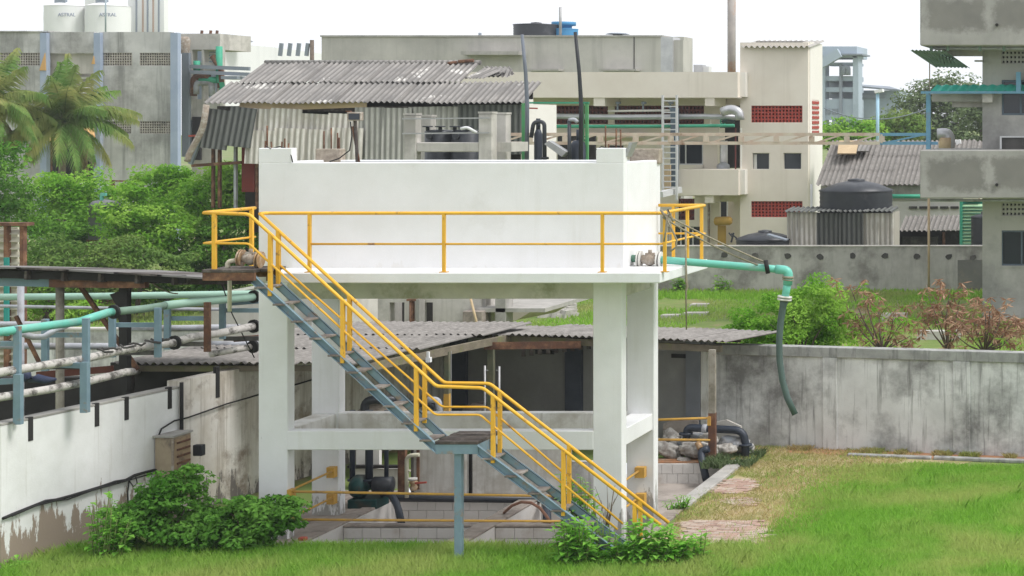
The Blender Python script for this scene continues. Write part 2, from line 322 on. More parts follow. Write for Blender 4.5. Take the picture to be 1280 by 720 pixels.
wet_floor = mat('pit_floor', (.40,.35,.31), (.28,.245,.215), 2, .8, c3=(.18,.16,.14), sc3=.9, bump=.1)
rope_m = mat('old_rope', (.33,.29,.22), (.24,.21,.16), 20, .95)
cable_m = mat('black_cable', (.02,.02,.02), None, rough=.7, bump=0)
sack_m = mat('dirty_white_sack', (.50,.48,.44), (.36,.34,.31), 6, .9, c3=(.24,.215,.19), sc3=3, bump=.5, bsc=14)
sack_g = mat('grey_sack', (.28,.30,.33), (.36,.35,.34), 6, .9, c3=(.17,.16,.15), sc3=3, bump=.5, bsc=14)
panel_m = mat('rusty_beige_cabinet', (.42,.34,.24), (.34,.27,.19), 4, .8, c3=(.16,.13,.11), sc3=2.2, t3=(.54,.68), bump=.1)
bark = mat('bark', (.17,.13,.10), (.11,.085,.065), 6, .95, bump=.4)
palm_bark = mat('palm_bark', (.24,.20,.16), (.16,.13,.10), 6, .95, bump=.4)
orange_m = mat('orange_board', (.62,.38,.16), (.55,.32,.12), 1, .85)
steel_thin = mat('galvanised_steel', (.42,.42,.42), (.34,.34,.34), 5, .5, metal=.4)
grav = mat('rough_aggregate', (.42,.36,.29), (.28,.235,.19), 14, .95, bump=.6, bsc=16)
grass_m = leafmat('fresh_grass', (.22,.46,.05), (.36,.63,.11), .45, (.47,.58,.17), .5)
grass_far = leafmat('field_grass', (.23,.47,.05), (.36,.60,.10), .45, (.42,.46,.17), .25)
dry_m = leafmat('dry_grass', (.60,.47,.26), (.52,.46,.20), .35, (.36,.42,.12), .8)
leaf_a = leafmat('tree_leaf', (.04,.13,.018), (.11,.27,.04), .35, (.18,.36,.055), .8)
leaf_b = leafmat('bright_tree_leaf', (.11,.30,.025), (.25,.50,.06), .45, (.36,.58,.10), .9)
leaf_c = leafmat('dusty_tree_leaf', (.11,.22,.045), (.21,.33,.09), .4, (.27,.34,.10), .6)
leaf_d = leafmat('dark_shrub_leaf', (.05,.16,.02), (.13,.32,.05), .35, (.18,.38,.07), 1.6)
leaf_e = leafmat('lime_shrub_leaf', (.17,.43,.05), (.34,.64,.12), .45)
leaf_f = leafmat('far_tree_leaf', (.15,.21,.10), (.22,.28,.14), .3)
leaf_dry = leafmat('dry_brown_leaf', (.27,.14,.085), (.46,.31,.21), .25)
palm_leaf = leafmat('palm_leaf', (.13,.26,.06), (.24,.37,.11), .45, (.40,.40,.15), .5)
palm_dead = leafmat('dead_palm_leaf', (.26,.19,.13), (.34,.26,.17), .2)
# ------------------------------------------------------------------ ground
soil = mat('field_soil', (.13,.20,.045), (.19,.24,.07), 1.2, 1, c3=(.30,.22,.14), sc3=.16, t3=(.53,.62), bump=.4)
PX0, PX1, PY0, PY1 = -13.60, -8.45, 27.2, 34.1
g = MB()
for x0, x1, y0, y1 in ((-500,500,-20,PY0), (-500,PX0,PY0,PY1), (PX1,500,PY0,PY1), (-500,500,PY1,1800)):
    g.add([(x0,y0,0),(x1,y0,0),(x1,y1,0),(x0,y1,0)], [(0,1,2,3)])
struct('ground', g, soil)
lawn_soil = mat('lawn_soil', (.12,.25,.03), (.17,.30,.045), 2.0, 1, c3=(.25,.25,.09), sc3=.5, bump=.4)
dry_soil = mat('dry_earth', (.45,.35,.22), (.38,.32,.16), 2.2, 1, c3=(.21,.22,.07), sc3=.9, bump=.5)
def flat(name, pts, z, m):
    g = MB(); g.add([(x, y, z) for x, y in pts], [tuple(range(len(pts)))]); return struct(name, g, m)
flat('lawn', [(-6.9,27.5),(-5.9,29.5),(-5.1,31.5),(-4.6,33.0),(20,33.0),(20,12),(-9,12),(-9,26.9)], .004, lawn_soil)
flat('earth', [(-8.1,27.9),(-6.95,27.6),(-5.95,29.5),(-5.15,31.5),(-4.65,33.2),(-3.4,34.9),(-9.0,36.0),(-8.1,33.8)], .006, dry_soil)

# ------------------------------------------------------------------ far things
t = T('storage_silo', 'left of the two white ribbed silos above the old factory roof', 'silo', (X(84,170),170,0), 'white silos on the skyline')
def silo(t, u, y=170.0, r=25):
    x = X(u, y); rr = r*y/F; z1 = Z(8,y)
    t.part('shell', MB().lathe(x, y, [(rr, 0)] + [(rr*(1 + .012*(k % 2)), 8 + k*.75) for k in range(int((z1-8)/.75)+1)] + [(rr, z1)], 32), far_white)
    t.part('cone_roof', MB().lathe(x, y, [(rr*1.02, z1), (rr*.25, Z(1,y)), (rr*.22, Z(-4,y)), (.01, Z(-4,y))], 32), far_white)
    t.part('hatch', MB().box(x-.5, x+.5, y-rr*.6, y-rr*.4, Z(6,y), Z(0,y)), far_grey)
    c = bpy.data.curves.new('lettering', 'FONT'); c.body = 'ASTRAL'; c.size = 6.2*y/F; c.align_x = 'CENTER'; c.extrude = .03
    m = MATS.get('print_blue') or mat('print_blue', (.33,.36,.46), bump=0); c.materials.append(m)
    tmp = bpy.data.objects.new('lettering', c); me = bpy.data.meshes.new_from_object(tmp); bpy.data.objects.remove(tmp); me.name = 'lettering'
    o = link('lettering', me, t.o, Vector((x + 1.15, y - rr*1.03, Z(22,y))) - t.loc); o.rotation_euler = (R(90),0,0)
silo(t, 84)
t2 = T('storage_silo', 'right of the two white ribbed silos, next to the striped tower', 'silo', (X(135,170),170,0), 'white silos on the skyline')
silo(t2, 135)
single('service_mast', 'thin grey mast standing between the silos and rising above them', 'mast', MB().cyl(X(132,160), 160, Z(40,160), Z(-20,160), .07, 8), far_blue)
t = T('striped_tower', 'tall pale tower with vertical dark and rusty strips beside the silos', 'tower', (X(182,175),175,0))
t.part('wall', MB().pb(106,-6,126,60,176,.6).pb(160,-20,205,120,175,.8), far_white)
for u, m in ((170,far_grey),(178,rust),(184,far_grey),(191,rust),(198,far_grey)):
    t.part('strip', MB().pb(u-.7,-20,u+.9,45,174.9,.2), far_grey if m is far_grey else mat('faded_rust_strip', (.45,.33,.27), bump=0) if 'faded_rust_strip' not in MATS else MATS['faded_rust_strip'])
t = T('warehouse', 'long pale metal clad warehouse behind the old factory block', 'warehouse', (X(330,140),140,0))
def quadwall(u0, v0, u1, v1, y0, y1, d=.5, vb=140):
    return MB().add([P(u0,vb,y0), P(u1,vb,y1), P(u1,v1,y1), P(u0,v0,y0), P(u0,vb,y0)+Vector((0,8,0)), P(u1,vb,y1)+Vector((0,8,0)), P(u1,v1,y1)+Vector((0,8,0)), P(u0,v0,y0)+Vector((0,8,0))],
        [(0,1,2,3),(4,7,6,5),(3,2,6,7),(0,3,7,4),(1,5,6,2)])
t.part('wall', quadwall(270,53,390,68,132,150), far_white)
for a, b, m in ((301,311,'far_grey_panel'),(332,342,'far_cream_panel')):
    mm = MATS.get(m) or mat(m, (.52,.51,.50) if 'grey' in m else (.66,.63,.54), bump=0)
    k0, k1 = (a-270)/120, (b-270)/120
    t.part('panel', quadwall(a, 55+15*k0, b, 55+15*k1, 131.6+18*k0, 131.6+18*k1), mm)
for k in range(4):
    u = 350 + k*11
    t.part('vent_stack', MB().bar(P(u,70,131), P(u+2,54,131), .22), far_grey)
t.part('chimney', MB().cyl(X(390,131), 131, 0, Z(50,131), .14, 12), bark)
for u in (286, 300): t.part('roof_vent', MB().lathe(X(u,134), 134, [(.35,Z(58,134)),(.35,Z(53,134)),(.9,Z(52,134)),(.7,Z(50,134)),(.01,Z(49.5,134))], 12), far_grey)

# pale steel and concrete process tower on the far right
t = T('process_tower', 'pale blue grey open framed process tower fading in the haze beside the cream stair tower', 'tower', (X(1050,240),240,0))
Y = 240
t.part('clad_top', MB().pb(1022,58,1071,72,Y,8), far_blue)
t.part('column', MB().pb(1066,70,1073,150,Y,3), far_blue); t.part('column', MB().pb(1026,70,1031,170,Y,3), far_blue); t.part('column', MB().pb(1049,80,1052,150,Y,1), far_grey)
for v0, v1 in ((78,81),(95,101),(109,115),(124,150)): t.part('floor_slab', MB().pb(1027,v0,1068,v1,Y+.5,7), far_blue)
for v0, v1 in ((102,109),(116,123)): t.part('dark_opening', MB().pb(1031,v0,1066,v1,Y+6,1), far_grey)
t.part('conveyor', MB().bar(P(1026,80,Y-1), P(1050,66,Y-1), 1.2), far_blue)
t.part('roof_ledge', MB().pb(1046,67,1078,69,Y-1,6), far_grey)
for u0, u1 in ((1032,1038),(1040,1047)): t.part('window', MB().pb(u0,136,u1,143,Y+.4,.3), far_grey)
t.part('machine', MB().tube(rounded([P(1054,94,Y),P(1054,84,Y),P(1060,84,Y),P(1060,94,Y)],1), .35), far_grey)
t = T('factory_shed', 'low pale blue factory shed with a dark roof far behind the trees', 'factory', (X(1098,250),250,0))
t.part('wall', MB().pb(1040,113,1124,170,250,12), far_blue); t.part('dark_opening', MB().pb(1072,117,1106,123,249.6,.3), far_grey)
t.part('roof', MB().add([P(1068,107,248),P(1125,112,248),P(1112,108,262),P(1068,105,262),P(1068,109,248),P(1125,114,248)],[(0,1,2,3),(0,4,5,1)]), far_grey)

# ------------------------------------------------------------------ breeze block screens
def lattice(u0, v0, u1, v1, y, nx, nz, d=.18, fr=.34):
    m = MB(); x0, x1, z0, z1 = X(u0,y), X(u1,y), Z(v1,y), Z(v0,y); px, pz = (x1-x0)/nx, (z1-z0)/nz; bw, bh = px*fr/2, pz*fr/2
    for i in range(nx+1): m.box(x0+i*px-bw, x0+i*px+bw, y, y+d, z0, z1)
    for j in range(nz+1): m.box(x0, x1, y+.004, y+d-.004, z0+j*pz-bh, z0+j*pz+bh)
    return m
def screen(t, u0, v0, u1, v1, y, nx, nz, m, fr=.42, back=True, d=.18):
    p = t.part('lattice_screen', lattice(u0, v0, u1, v1, y, nx, nz, d, fr), m, kind='stuff')
    if back: t.part('dark_backing', MB().pb(u0,v0,u1,v1,y+d+.15,.05), dark_in, p)
def window(t, u0, v0, u1, v1, y, fm, mull=(), fw=1.6, d=.12, sill=None):
    w = fw*y/F; m = MB(); x0, x1, z0, z1 = X(u0,y), X(u1,y), Z(v1,y), Z(v0,y)
    m.box(x0,x1,y,y+d,z1-w,z1).box(x0,x1,y,y+d,z0,z0+w).box(x0,x0+w,y+.003,y+d,z0+w,z1-w).box(x1-w,x1,y+.003,y+d,z0+w,z1-w)
    for k in mull: xx = X(k,y); m.box(xx-w/2,xx+w/2,y+.006,y+d,z0+w,z1-w)
    fr = t.part('window', m, fm)
    t.part('pane', MB().box(x0+w*.5,x1-w*.5,y+d*.6,y+d*.8,z0+w*.5,z1-w*.5), glass, fr)
    if sill: t.part('sill', MB().box(x0-w,x1+w,y-.08,y+d,z0-w*1.2,z0-.003), sill, fr)
    return fr

# ------------------------------------------------------------------ old grey factory block, left
Y = 88.0
t = T('factory_block', 'old stained grey factory block with blue grey pilasters behind the palms', 'factory', (X(110,Y),Y,0))
wall = MB()
for u0, u1 in ((-60,52),(124,214)):
    wall.pb(u0,40,u1,66,Y,.25)
wall.pb(57.5,40,117.5,66,Y,.25)
for u0, u1 in ((-60,1),(165,174.5)): wall.pb(u0,66,u1,82,Y,.25)
wall.pb(-60,82,50.5,300,Y,.25).pb(124.5,82,213.5,151.5,Y,.25).pb(124.5,167,213.5,300,Y,.25).pb(124.5,151.5,130,167,Y,.25).pb(164,151.5,174.5,167,Y,.25)
wall.pb(-60,38.5,60,40,Y-.1,1)
t.part('wall', wall, old_facade)
for u0, u1 in ((50,58),(117,125),(213,222)): t.part('pilaster', MB().pb(u0,41,u1,300,Y-.25,.3), blue_pil)
for u0, u1, v0, v1, nx, nz in ((1,50,66,82,16,5),(125,164.5,66,82,13,5),(175,213,66,82,13,5),(130,164,151.5,167,12,5),(175,213,151.5,167,13,5)):
    screen(t, u0, v0, u1, v1, Y+.02, nx, nz, lattice_grey, .36, d=.1)
t.part('lintel_panel', MB().pb(58,66.5,117,92,Y+.35,.3), concrete_pale)
t.part('bay_wall', MB().pb(58,92,117,160,Y+1.4,.3), concrete)
for k in range(4): t.part('louvre', MB().pb(96,96+k*6,116,98.5+k*6,Y+.8,.5), far_white)
t.part('awning', MB().prism([P(50,176,Y-2.0),P(118,176,Y-2.0),P(115,160,Y),P(57,160,Y)],(0,.1,.1)), orange_m)
t.part('awning_stay', MB().prism([P(49,88,Y-.3),P(57,88,Y-.3),P(56,66,Y-.3)],(0,.1,0)), orange_m)
t.part('awning_stay', MB().prism([P(114,80,Y-.3),P(118,80,Y-.3),P(117,70,Y-.3)],(0,.1,0)), orange_m)
t.part('dark_doorway', MB().pb(58,160,117,300,Y+3,.3), dark_in)
for u in (62,76,92,106): t.part('door_post', MB().pb(u,178,u+2,216,Y+1.5,.1), rust)
t.part('side_wall', MB().box(X(222,Y),X(222,Y)+.02,Y,Y+.2,0,Z(41,Y)), old_facade)
t.part('roof_slab', MB().box(X(-60,Y),X(222,Y),Y+.25,Y+.8,Z(44,Y),Z(42,Y)), concrete)
# open framed annex on its right flank
Y = 90.0
t = T('process_annex', 'open concrete annex with blue recesses and pipes on the flank of the grey factory', 'annex', (X(255,Y),Y,0))
t.part('parapet', MB().pb(224,42,275,62,Y,3), concrete_pale)
for u0, u1 in ((236,240),(252,254.5),(271,275)): t.part('column', MB().pb(u0,62,u1,150,Y,.5), concrete_pale)
for v0, v1 in ((78,84),(86,92),(124,146)): t.part('floor_beam', MB().pb(240,v0,272,v1,Y+.05,.5), concrete_pale)
t.part('blue_recess', MB().pb(240,62,272,200,Y+2.4,.2), blue_pil)
for k in range(4): t.part('louvre', MB().pb(256,66+k*4,272,68+k*4,Y+1,.3), far_white)
t.part('dark_panel', MB().pb(227,66,236,196,Y-.2,.3), far_grey)
t.part('vent_hood', MB().lathe(X(230,Y), Y+.2, [(.35,Z(67,Y)),(.4,Z(50,Y)),(.3,Z(46,Y)),(.01,Z(45,Y))],14), valve_m)
t.part('brown_pipe', MB().cyl(X(225,Y), Y-.2, Z(205,Y), Z(60,Y), .1, 8), valve_m)
for pts, m in (([(245,118),(245,103),(265,103),(265,120)],grey_pipe),([(246,76),(246,90)],green_pipe),([(250,100),(272,100)],green_pipe),([(274,58),(274,96),(280,118)],green_pipe),([(242,120),(242,96),(262,96)],rust),([(266,70),(276,86),(276,110)],rust)):
    t.part('pipe', MB().tube(rounded([P(u,v,Y-.3) for u, v in pts],.25), .16, 8), m)
for v in (85, 92): t.part('gantry_beam', MB().bar(P(238,v-2,Y-.6), P(312,v+1,Y-.6), .18), far_grey)
t.part('gantry_platform', MB().pb(276,95,296,99,Y-1,1.2), far_grey)
for u in (252,263,271): t.part('rebar', MB().bar(P(u,43,Y+1), P(u+.6,38,Y+1), .1), rust)
t.part('dark_opening', MB().pb(240,146,251,200,Y-.05,.1), dark_in)
t.part('wall', MB().pb(240,146.2,275,240,Y+.3,.2), concrete_pale)

# ------------------------------------------------------------------ long grey concrete block behind
Y = 112.0
t = T('concrete_hall', 'long flat grey concrete hall with a ledge rising behind the corrugated shed', 'hall', (X(630,Y),Y,0))
t.part('wall', MB().pb(402,45.5,826,300,Y,2.5), grey_block)
t.part('end_bay', MB().pb(826.5,46,855,300,Y+.6,2), grey_block)
t.part('coping', MB().pb(400,44,828,46,Y-.1,2.8), concrete)
t.part('ledge', MB().pb(576,64,648,68.5,Y-1.0,1.0), concrete)
t.part('ledge', MB().pb(657,86,698,88.5,Y-1.0,1.0), concrete); t.part('ledge', MB().pb(748,86,795,88.5,Y-1.0,1.0), concrete)
for u0, u1 in ((660,697),(752,792)): window(t, u0, 88.5, u1, 100, Y-.15, win_frame, ((u0+u1)/2,))
t.part('joint', MB().pb(792,46,793,90,Y-.03,.05), dark_in)
def tank(name, label, u0, u1, v0, v1, y, m, group=None, dome=.12, knob=True):
    x, r = (X(u0,y)+X(u1,y))/2, (X(u1,y)-X(u0,y))/2; z0, z1 = Z(v1,y), Z(v0,y); hh = z1-z0; t = T(name, label, 'water tank', (x,y+r,z0), group)
    t.part('shell', MB().lathe(x, y+r, [(r*.97,z0),(r,z0+.05*hh)] + [(r*(1-.012*(k%2)), z0+hh*(.1+.1*k)) for k in range(9)] + [(r*.98,z1)], 32), m)
    t.part('dome', MB().lathe(x, y+r, [(r*1.02,z1-.02),(r*1.02,z1+.03),(r*.6,z1+hh*dome*.7),(r*.22,z1+hh*dome),(r*.2,z1+hh*dome)], 32), m)
    if knob: t.part('lid', MB().lathe(x, y+r, [(r*.24,z1+hh*dome-.02),(r*.24,z1+hh*dome+.06*min(hh,1)),(r*.08,z1+hh*dome+.1*min(hh,1)),(.01,z1+hh*dome+.11*min(hh,1))], 20), m)
    return t
tank('water_tank', 'black plastic water tank on the roof of the grey concrete hall', 633, 688, 30, 46, 113, black_plastic, dome=.14)
blue_tank = mat('blue_tank_plastic', (.06,.27,.50), (.05,.23,.44), 1, .5, bump=0)
t = tank('water_tank', 'blue water tank with a raised cap on the roof beside the black one', 687, 717, 36, 46, 114, blue_tank, dome=.05, knob=False)
t.part('cap', MB().lathe(X(698,114), 115, [(.5,Z(36,114)),(.5,Z(31,114)),(.75,Z(31,114)),(.75,Z(26.5,114)),(.01,Z(26,114))], 16), blue_tank)
single('antenna_mast', 'thin pale mast standing in front of the blue roof tank', 'mast', MB().cyl(X(700.5,112.5), 112.5, Z(46,112.5), Z(9,112.5), .09, 8), steel_thin)
single('roof_vent', 'small dark turbine vent at the right end of the grey hall roof', 'vent', MB().lathe(X(772,113),113,[(.3,Z(46,113)),(.3,Z(43,113)),(.75,Z(43,113)),(.5,Z(41.5,113)),(.01,Z(41,113))],12), far_grey)
single('roof_stub', 'tiny upright pipe stub on the left part of the grey hall roof', 'pipe', MB().cyl(X(600,113),113,Z(46,113),Z(41,113),.1,8), far_grey)

# ------------------------------------------------------------------ cream building
Y = 80.0
t = T('cream_building', 'cream rendered factory building with balconies, ducts and dark maroon block screens', 'building', (X(760,Y),Y,0))
t.part('parapet', MB().pb(575,90,922,122,Y-2.2,2.2), beige)
t.part('parapet_return', MB().pb(922.3,90.5,932,121,Y-1.8,1.8), beige_pale)
for u0, u1 in ((742,756),(881,893)): t.part('bracket', MB().pb(u0,121.8,u1,132.5,Y-2.15,2), beige)
t.part('wall', MB().pb(575,121,672,330,Y,.4).pb(672,121,925,132,Y,.4).pb(672,155,880,176,Y,.4).pb(760,132,768,155,Y,.4).pb(880,132,897,176,Y,.4).pb(575,176,848,245,Y,.4).pb(879,176,897,245,Y,.4).pb(848,206,880,245,Y,.4)
       .pb(575,245,835,330,Y,.4).pb(835,275,878,283,Y,.4).pb(835,245,848,275,Y,.4).pb(868,245,897,275,Y,.4).pb(878,275,897,330,Y,.4).pb(835,311,878,330,Y,.4).pb(917,245,926,330,Y,.4), beige)
t.part('soffit', MB().pb(575,121.6,925,122.6,Y-2.1,2.1), beige)
for u0, u1 in ((672,760),(768,880)): screen(t, u0, 132, u1, 155, Y+.08, 18 if u0<700 else 24, 4, maroon, .5)
t.part('balcony_front', MB().pb(848,212,923,244,Y-2.2,2.1), beige); t.part('balcony_return', MB().pb(923.3,212,931,243,Y-1.9,1.9), beige_pale)
t.part('bracket', MB().pb(881,244,892,253.5,Y-2.1,2), beige); t.part('bracket', MB().pb(893,244,927,252,Y-.9,.9), beige)
t.part('doorway', MB().pb(897,132,925,210,Y+1.6,.1), dark_in); t.part('doorway', MB().pb(897,245,917,330,Y+1.6,.1), beige)
window(t, 848, 176, 879, 206, Y+.1, win_frame, (857,), 1.5, sill=beige)
window(t, 838, 282, 878, 312, Y+.1, win_frame, (851,866), 1.6)
window(t, 898, 250, 909, 272, Y+.8, win_frame, (), 1)
screen(t, 848, 250, 868, 275, Y+.1, 5, 4, maroon, .5)
t.part('pillar', MB().pb(889,253,899,330,Y-.3,.3), beige)
t.part('downpipe', MB().cyl(X(886,Y-.4),Y-.4,Z(330,Y),Z(254,Y),.06,8), valve_m)
t.part('column', MB().pb(889,122,900,155,Y-.35,.35).pb(884,160,899,176,Y-1.0,1), beige)
for u0, u1, v0, v1 in ((760,779,182,190),(776,792,168,172)): t.part('dark_opening', MB().pb(u0,v0,u1,v1,Y-.03,.1), dark_in)
t.part('low_ledge', MB().pb(700,166,800,172,Y-.6,.6), beige)
t = T('stair_tower', 'plain cream stair tower with two red block screens and two small square windows', 'tower', (X(967,78.6),78.6,0))
Y = 78.6
sw = MB().pb(925,53,1010,132,Y,.35).pb(925,132,939,153,Y,.35).pb(1003,132,1010,153,Y,.35).pb(925,153,1010,191,Y,.35).pb(925,191,940.5,212,Y,.35).pb(962,191,979.5,212,Y,.35).pb(1002,191,1010,212,Y,.35).pb(925,212,1010,251.5,Y,.35).pb(925,251.5,939,271.5,Y,.35).pb(1003,251.5,1010,271.5,Y,.35).pb(925,271.5,1010,335,Y,.35)
t.part('wall', sw, beige)
x0 = X(1010,Y); y1 = Y*(CX-1010)/(CX-1027.5)
t.part('side_wall', MB().box(x0,x0+.02,Y+.36,y1,0,Z(133,Y)-1.2).box(x0-.3,x0,Y+.355,y1,0,Z(52,Y)).box(x0,x0+.02,Y+.36,y1,Z(133,Y)+.3,Z(51.6,Y)).box(x0,x0+.02,Y+.36,Y+.75,Z(133,Y)-1.2,Z(133,Y)+.3).box(x0,x0+.02,Y+2.2,y1,Z(133,Y)-1.2,Z(133,Y)+.3), beige_pale)
sp = MB()
for k in range(7): sp.box(x0+.0,x0+.05,Y+.75,Y+2.2,Z(133,Y)-1.2+k*.22,Z(133,Y)-1.2+k*.22+.12)
t.part('side_screen', sp, lattice_red)
screen(t, 939, 132, 1003, 153.5, Y+.06, 15, 5, lattice_red, .48); screen(t, 939, 251.5, 1003, 271.5, Y+.06, 15, 5, lattice_red, .48)
window(t, 940.5, 191, 962, 212, Y+.1, beige_pale, (), .8); window(t, 979.5, 191, 1002, 212, Y+.1, beige_pale, (), .8)
t.part('curtain', MB().pb(942,193,946,211,Y+.12,.03), white_dirty)
t.part('roof_sheet', MB().corr(P(926,58.5,Y-.3), (1,0,0), (0,1,.12), X(1011,Y)-X(926,Y), 3.5, .24, .05), concrete)
t.part('roof_strip', MB().pb(945,51.5,1005,54.5,Y+.5,2), asb_old)
t.part('side_pipe', MB().cyl(X(1011.5,Y-.1)+.1,Y-.1,Z(335,Y),Z(230,Y),.05,8), white)
tw = t
single('chimney_pipe', 'tall grey rust streaked steel chimney beside the cream stair tower', 'chimney', MB().tube([(X(914.5,84),84,Z(130,84)),(X(914.5,84),84,Z(-40,84))],.19,14), mat('chimney_steel', (.42,.38,.35), (.34,.31,.29), 2, .7, c3=(.40,.24,.15), sc3=.7, bump=.05))
t = T('air_handling_unit', 'small grey metal box unit on the roof edge left of the steel chimney', 'roof unit', (X(876,82),82,Z(91,82)))
t.part('casing', MB().pb(867,81,878,91,82,.6), silver); t.part('side_casing', MB().pb(878.3,83,886,91,82.1,.5), far_white)
t = T('roof_stair_housing', 'pale panelled housing on the roof at the end of the grey hall', 'roof unit', (X(842,90),90,Z(92,90)))
t.part('casing', MB().pb(826,46,841,92,100,1.5), silver); t.part('side_casing', MB().pb(841.5,50,854,92,100.2,1.5), grey_block)
# ducts and pipes along the cream building
t = T('silver_duct', 'long silver lagged duct running along the cream facade', 'duct', P(690,146,78.2))
t.part('run', MB().tube([P(668,145,78.2),P(780,146.5,78.2),P(880,145.5,78.2),P(922,146.5,78.2)], .12, 12), silver)
t.part('bent_head', MB().tube(rounded([P(902,140,77.6),P(914,136,77.6),P(924,140,77.6),P(925,150,77.6)],.3), .2, 12), silver)
for u in (888,): t.part('support', MB().bar(P(u,147,78.2),P(u,160,78.2),.05), beige)
single('green_pipe', 'green pipe running along the cream facade under the silver duct', 'pipe', MB().tube([P(655,158,78.0),P(800,158,78.0),P(918,157,78.0)], .075, 10), green_pipe)
t = T('lamp_rail', 'pale pipe rail hung on three dark brackets under the cream parapet', 'pipe', P(800,138,78.3))
t.part('pipe', MB().tube([P(760,139,78.3),P(838,138,78.3)],.05,8), beige_pale)
for u in (772,804,838): t.part('hanger', MB().bar(P(u,140,78.3),P(u,128,78.3),.07).pb(u-2.5,127,u+2.5,130,78.2,.2), far_grey)
t = T('green_pump', 'small green pump set under the silver bend on the cream facade', 'pump', P(910,152,78.4))
t.part('body', MB().lathe(X(910,78.4),78.4,[(.2,Z(155,78.4)),(.32,Z(152,78.4)),(.2,Z(149,78.4)),(.01,Z(148,78.4))],12), teal_dark); t.part('wheel', MB().tube(arc(P(904,152,78.2),.12,0,360,(1,0,0),(0,0,1),10),.03,6), green_pipe)
t = T('roof_ladder', 'grey access ladder standing against the cream building', 'ladder', P(837,250,77.0))
for u in (828.5, 846): t.part('rail', MB().bar(P(u,250 if u>840 else 243,77),P(u,119,77),.09), win_frame)
for k in range(16): t.part('rung', MB().bar(P(829.5,126+k*7.2,77),P(845,126+k*7.2,77),.05), win_frame)
t.part('base_frame', MB().bar(P(826,243,76.5),P(850,237,77.5),.25), win_frame)
single('dark_duct', 'dark blue grey vertical duct rising behind the access ladder', 'duct', MB().pb(838,135,846.5,238,77.6,.3), win_dark)
single('tan_board', 'tan board leaning below the access ladder', 'board', MB().pb(828.5,205,838,236,77.3,.1), plywood)
t = T('white_tank_pipe', 'white vertical pipe with a cluttered foot in the balcony opening', 'pipe', P(905,210,79.5))
t.part('pipe', MB().cyl(X(905,79.5),79.5,Z(205,79.5),Z(176,79.5),.16,12), white); t.part('foot', MB().lathe(X(904,79.4),79.4,[(.3,Z(211,79.4)),(.28,Z(206,79.4)),(.12,Z(203,79.4)),(.01,Z(202,79.4))],10), grey_pipe)
for u in (918.5, 925.5): single('balcony_post', 'slim %s post at the balcony opening of the cream building' % ('maroon' if u<920 else 'pale'), 'post', MB().pb(u,160,u+1.5,212,78.2,.06), maroon if u<920 else beige_pale)
t = T('yellow_duct', 'bent mustard yellow duct coming out of the cream building', 'duct', P(900,300,79))
yd = mat('mustard_duct', (.50,.31,.07), (.44,.27,.06), 2, .7)
t.part('bend', MB().tube([P(895,276.5,78.9),P(912,276,78.7),P(915,276,78.7)],[.19,.19,.12],12), yd); t.part('riser', MB().pb(897,282,907,330,79.2,.1), yd)
# ------------------------------------------------------------------ big corrugated shed
YE, YM, YR = 60.5, 62.1, 63.8
ze, zm, zr = Z(128,YE), Z(103.5,YM), Z(79,YR)
t = T('corrugated_shed', 'large shed with a patched grey corrugated roof and hanging sheet walls', 'shed', (X(450,YE),YE,0))
def sheets(t, name, me_w, x0, x1, a, b, m, pitch=.19, amp=.040, over=.12, seed=1, n=None, skip=()):
    """a row of corrugated sheets between line a (y,z) low and b (y,z) high"""
    r = random.Random(seed); n = n or round((x1-x0)/me_w); w = (x1-x0)/n
    ey = Vector((0, b[0]-a[0], b[1]-a[1])); L = ey.length + over; ey.normalize(); ex = Vector((1,0,0))
    me = MB().corr((0,0,0),(1,0,0),(0,1,0), w*1.05, L, pitch, amp).mesh(name, m)
    for i in range(n):
        if i in skip: continue
        e2 = Matrix.Rotation(R(r.uniform(-.5,.5)), 3, ex.cross(ey)) 
        o = Vector((x0 + i*w, a[0], a[1])) - ey*(r.uniform(0,.10)) + ex.cross(ey)*(.012*(i%2) + r.uniform(0,.012))
        t.piece(name, me, o, e2@ex, e2@ey, ex.cross(ey))
xl, xr = X(257,YE), X(655,YE)
sheets(t, 'roof_sheet', 1.05, xl, xr, (YE,ze), (YM,zm), asb_old, seed=1)
sheets(t, 'roof_sheet', 1.05, xl+.35, X(600,YR), (YM-.05,zm+.03), (YR,zr), asb_old, seed=2)
t.part('ridge_cap', MB().tube([(xl+.3,YR+.05,zr+.02),(X(600,YR),YR+.05,zr+.02)], .09, 8), asb_old)
for k, (u, v) in enumerate(((592,86),(603,83),(615,84),(622,81))):
    me = MB().corr((0,0,0),(1,0,0),(0,1,0), .9, 1.0, .146, .026).mesh('broken_sheet', asb_old)
    e = Matrix.Rotation(R(-20+17*k), 3, 'Z') @ Matrix.Rotation(R(18), 3, 'X')
    t.piece('broken_sheet', me, P(u-12,v+12,YR-1.1+.25*k), e.col[0], e.col[1], e.col[2])
t.part('red_ridge_tile', MB().tube([P(573,77,YR-.1),P(592,75.5,YR-.1)], .06, 8), rust)
t.part('red_ridge_tile', MB().tube([P(560,79.5,YR-.1),P(571,78,YR-.1)], .06, 8), rust)
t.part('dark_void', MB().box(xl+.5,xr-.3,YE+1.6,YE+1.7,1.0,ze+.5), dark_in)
t.part('gable_wall', MB().box(xr-.25,xr-.05,YE+.4,YR,0,ze-.05), beige_pale)
t.part('eave_beam', MB().box(xl+.2,xr-.3,YE+.35,YE+.5,ze-.3,ze-.12), dark_wood)
t.part('fascia_board', MB().prism([P(298,138,YE+.2),P(377,137,YE+.2),P(458,134,YE+.2),P(458,127,YE+.2),P(300,128,YE+.2)],(0,.05,0)), plywood)
